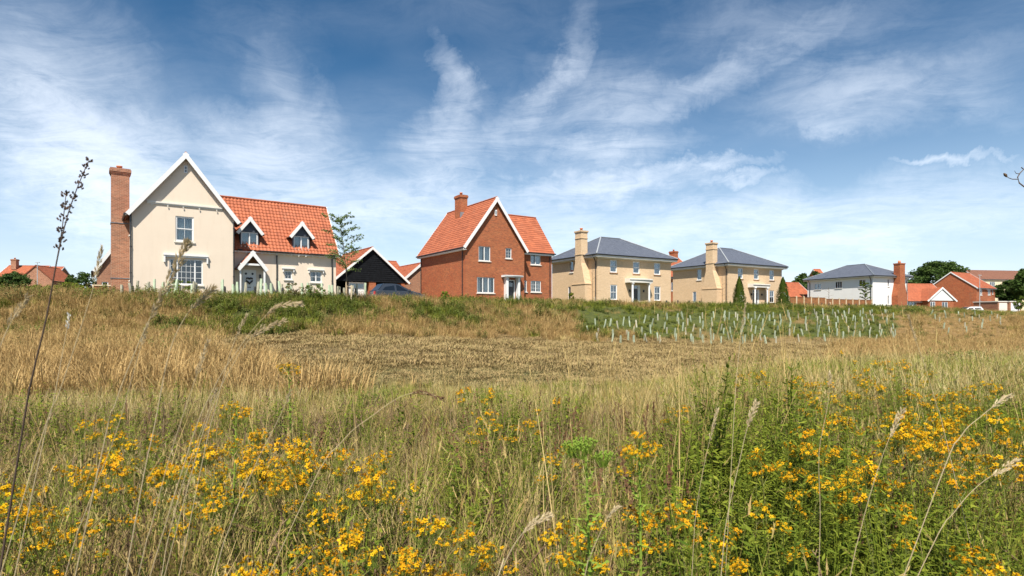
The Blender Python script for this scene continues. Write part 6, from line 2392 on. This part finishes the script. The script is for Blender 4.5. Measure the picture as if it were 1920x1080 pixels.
def plant_variant(seed, h, nst, spread):
    """returns stem mesh, leaf mesh and head positions"""
    r = random.Random(seed)
    st, lf, hp = MB(), MB(), []
    for i in range(nst):
        a = r.uniform(0, 6.283)
        hh = h * r.uniform(.78, 1.05)
        bx, by = .03 * math.cos(a), .03 * math.sin(a)
        tx, ty = spread * math.cos(a) * r.uniform(.3, 1), spread * math.sin(a) * r.uniform(.3, 1)
        pts = [(bx + tx * (k / 4) ** 1.4, by + ty * (k / 4) ** 1.4, hh * k / 4) for k in range(5)]
        st.tube(pts, [.0026, .0024, .0020, .0016, .0012], 4, tint=r.random(), cap=False)
        for k in range(22):
            t = .12 + .84 * k / 22
            j = min(3, int(t * 4))
            p = Vector(pts[j]).lerp(Vector(pts[j + 1]), t * 4 - j)
            b = k * 1.57 + r.uniform(-.3, .3)
            for s in (0, math.pi):
                L = r.uniform(.014, .028) * (1.2 - .5 * t)
                dv = Vector((math.cos(b + s), math.sin(b + s), r.uniform(.2, .9))).normalized() * L
                sd = Vector((-math.sin(b + s), math.cos(b + s), 0)) * L * .22
                lf.face([p, p + dv * .5 + sd, p + dv, p + dv * .5 - sd], r.random())
        top = Vector(pts[-1])
        hp.append((top + Vector((0, 0, .04)), r.randrange(6), r.uniform(.7, 1.25)))
        for q in range(r.randrange(0, 3)):
            b = r.uniform(0, 6.283)
            e = top + Vector((math.cos(b) * r.uniform(.04, .09), math.sin(b) * r.uniform(.04, .09), r.uniform(-.10, -.01)))
            s0 = Vector(pts[3]).lerp(top, .4)
            st.tube([tuple(s0), tuple(s0.lerp(e, .6) - Vector((0, 0, .01))), tuple(e - Vector((0, 0, .02)))], [.0014, .0012, .0009], 3, tint=.5, cap=False)
            hp.append((e + Vector((0, 0, .02)), r.randrange(6), r.uniform(.4, .75)))
    return (st.mesh('stem', [MT['stemgreen']], uv=False), lf.mesh('leaves', [MT['weed']], uv=False), hp)


VAR = [plant_variant(600 + i, (.66, .60, .72, .64, .58)[i], (2, 2, 3, 3, 1)[i], (.14, .10, .17, .12, .08)[i]) for i in range(5)]


def flower_plant(x, y, scale, label, group, cat='wildflower', name='flowering_plant', v=None, rr=random):
    st, lf, hp = VAR[v if v is not None else rr.randrange(5)]
    T = empty(name, (x, y, gz(x, y) - .01), rr.uniform(0, 6.28), label, cat, group)
    T.rotation_euler[0], T.rotation_euler[1] = rr.gauss(0, .06), rr.gauss(0, .06)
    T.scale = (1, 1, scale)
    for nm, me in (('stem', st), ('leaves', lf)):
        o = bpy.data.objects.new(nm, me)
        COL.objects.link(o)
        o.parent = T
    for p, k, s in hp:
        o = bpy.data.objects.new('flower_head', HEADS[k])
        COL.objects.link(o)
        o.parent = T
        o.location = p
        o.scale = (s, s, s / scale)
        o.rotation_euler = (rr.gauss(0, .2), rr.gauss(0, .2), rr.uniform(0, 6.28))
    return T


fr = random.Random(77)


def patch(n, u0, u1, y0, y1, smin, smax, label, group, seed, dens=None):
    rr = random.Random(seed)
    k = tries = 0
    while k < n and tries < n * 60:
        tries += 1
        y = math.sqrt(rr.uniform(y0 * y0, y1 * y1))
        u = rr.uniform(u0, u1)
        x = u * y
        c = float(fbm(np.array([x]), np.array([y]), .55, seed)[0])
        if c < .55 and rr.random() > .07:
            continue
        if dens and rr.random() > dens(u, y):
            continue
        lab_ = label if n < 12 else label + (', front rows' if y < (y0 * .45 + y1 * .55) else ', back rows')
        flower_plant(x, y, rr.uniform(smin, smax), lab_, group, rr=rr)
        k += 1


patch(44, -.90, -.22, 1.15, 3.6, .80, 1.12, 'yellow flowering plant in the crowded patch at lower left', 'yellow flowers at lower left', 3)
patch(34, -.30, .42, 1.15, 2.4, .66, .95, 'yellow flowering plant in the low patch at bottom centre', 'yellow flowers at bottom centre', 5)
patch(52, .45, .90, 1.3, 4.8, .85, 1.28, 'yellow flowering plant among the lush growth at lower right', 'yellow flowers at lower right', 7)
patch(8, -.30, .30, 2.6, 4.4, .80, 1.0, 'lone yellow flowering plant in the dry grass of the middle ground', 'lone yellow flowers in the middle', 9)
patch(7, .36, .92, 5.0, 6.5, 1.0, 1.2, 'yellow flowering plant furthest back in the pale grass on the right', 'furthest yellow flowers on the right', 11)


# ---- taller bright green ragwort and a thistle
def ragwort(x, y, h, label, seed, buds=False):
    r = random.Random(seed)
    T = empty('ragwort_plant', (x, y, gz(x, y) - .01), r.uniform(0, 6), label, 'wildflower')
    st, lf = MB(), MB()
    st.tube([(0, 0, 0), (.01, 0, h * .5), (0, .01, h)], [.0055, .0048, .003], 6, tint=1.0, cap=False)
    for k in range(46):
        t = .06 + .92 * k / 46
        b = k * 2.4
        L = .085 * (1.15 - .75 * t) * r.uniform(.8, 1.2)
        P = Vector((0, 0, h * t))
        dv = Vector((math.cos(b), math.sin(b), r.uniform(-.1, .6))).normalized() * L
        sd = Vector((-math.sin(b), math.cos(b), 0))
        for j in range(5):           # lobed leaf
            f0, f1 = j / 5, (j + 1) / 5
            w = L * (.26 if j % 2 == 0 else .10) * (1 - f0 * .6)
            lf.face([P + dv * f0 - sd * w * .3, P + dv * f0 + sd * w * .3, P + dv * f1 + sd * w, P + dv * f1 - sd * w], r.random())
    st.build('stem', MT['ragstem'], T, uv=False)
    lf.build('leaves', MT['ragleaf'], T, uv=False)
    for k in range(7):
        b = k * 2.4
        o = bpy.data.objects.new('flower_head', BUDS if buds else HEADS[k % 6])
        COL.objects.link(o)
        o.parent = T
        d = .0 if k == 0 else .05
        o.location = (math.cos(b) * d, math.sin(b) * d, h + .02 - (.0 if k == 0 else r.uniform(.0, .06)))
        o.scale = (.62,) * 3
    return T


MT['ragstem'] = leafy('bright_green_stem', (0.16, 0.24, 0.03), (0.20, 0.28, 0.04), (0.22, 0.30, 0.05), 0.2)
MT['ragleaf'] = leafy('bright_green_lobed_leaves', (0.13, 0.22, 0.025), (0.20, 0.30, 0.035), (0.28, 0.38, 0.06), 0.35)
bh = MB()
r_ = random.Random(4)
for i_ in range(34):
    a_ = r_.uniform(0, 6.28)
    d_ = .045 * math.sqrt(r_.random())
    c_ = Vector((math.cos(a_) * d_, math.sin(a_) * d_, r_.uniform(-.015, .012)))
    bh.tube([(c_.x * .3, c_.y * .3, -.05), tuple(c_)], [.001, .001], 3, mi=1, tint=0, cap=False)
    bh.tube([tuple(c_), tuple(c_ + Vector((0, 0, .004))), tuple(c_ + Vector((0, 0, .010)))], [.002, .0045, .002], 6, tint=.3 + .7 * r_.random())
BUDS = bh.mesh('flower_head', [MT['ragleaf'], MT['ragstem']], uv=False)
ragwort(.228, 1.75, .86, 'tall bright green budding ragwort standing alone right of bottom centre', 1, True)
ragwort(.43, 2.0, .84, 'bright green ragwort opening yellow just right of the budding one', 2)
ragwort(-1.40, 3.7, .92, 'flat topped yellow ragwort standing tall in the pale grass left of centre', 3)
ragwort(-1.30, 2.75, .82, 'smaller flat topped ragwort left of the tall one in pale grass', 6)
for x_, y_, h_, s_, lab_ in ((1.27, 3.6, .96, 4, 'tall dark green thistle rising highest left of the lush growth'), (1.95, 4.1, .84, 5, 'second tall dark thistle right of the highest one')):
    T_ = empty('thistle', (x_, y_, gz(x_, y_)), 0, lab_, 'thistle')
    r_ = random.Random(s_)
    st, lf = MB(), MB()
    for b in range(11):
        a_ = r_.uniform(0, 6.28)
        hb = h_ * (.45 + .055 * b)
        e_ = Vector((math.cos(a_) * .26 * (1.15 - b / 11), math.sin(a_) * .26 * (1.15 - b / 11), hb))
        s0_ = Vector((0, 0, hb * .55))
        st.tube([(0, 0, 0), tuple(s0_), tuple(e_)], [.006, .004, .002], 5, tint=.2, cap=False)
        for k in range(38):
            t = r_.random()
            P = s0_.lerp(e_, t) if r_.random() < .7 else Vector((0, 0, s0_.z * t))
            c_ = r_.uniform(0, 6.28)
            L = r_.uniform(.03, .07)
            dv = Vector((math.cos(c_), math.sin(c_), r_.uniform(-.2, .7))) * L
            sd = Vector((-math.sin(c_), math.cos(c_), .2)) * L * .16
            lf.face([P, P + dv * .4 + sd, P + dv, P + dv * .4 - sd], r_.random() * .6)
        st.tube([tuple(e_), tuple(e_ + Vector((0, 0, .018)))], [.004, .009], 6, tint=.6)
    st.build('stem', MT['weed'], T_, uv=False)
    lf.build('leaves', MT['weed'], T_, uv=False)
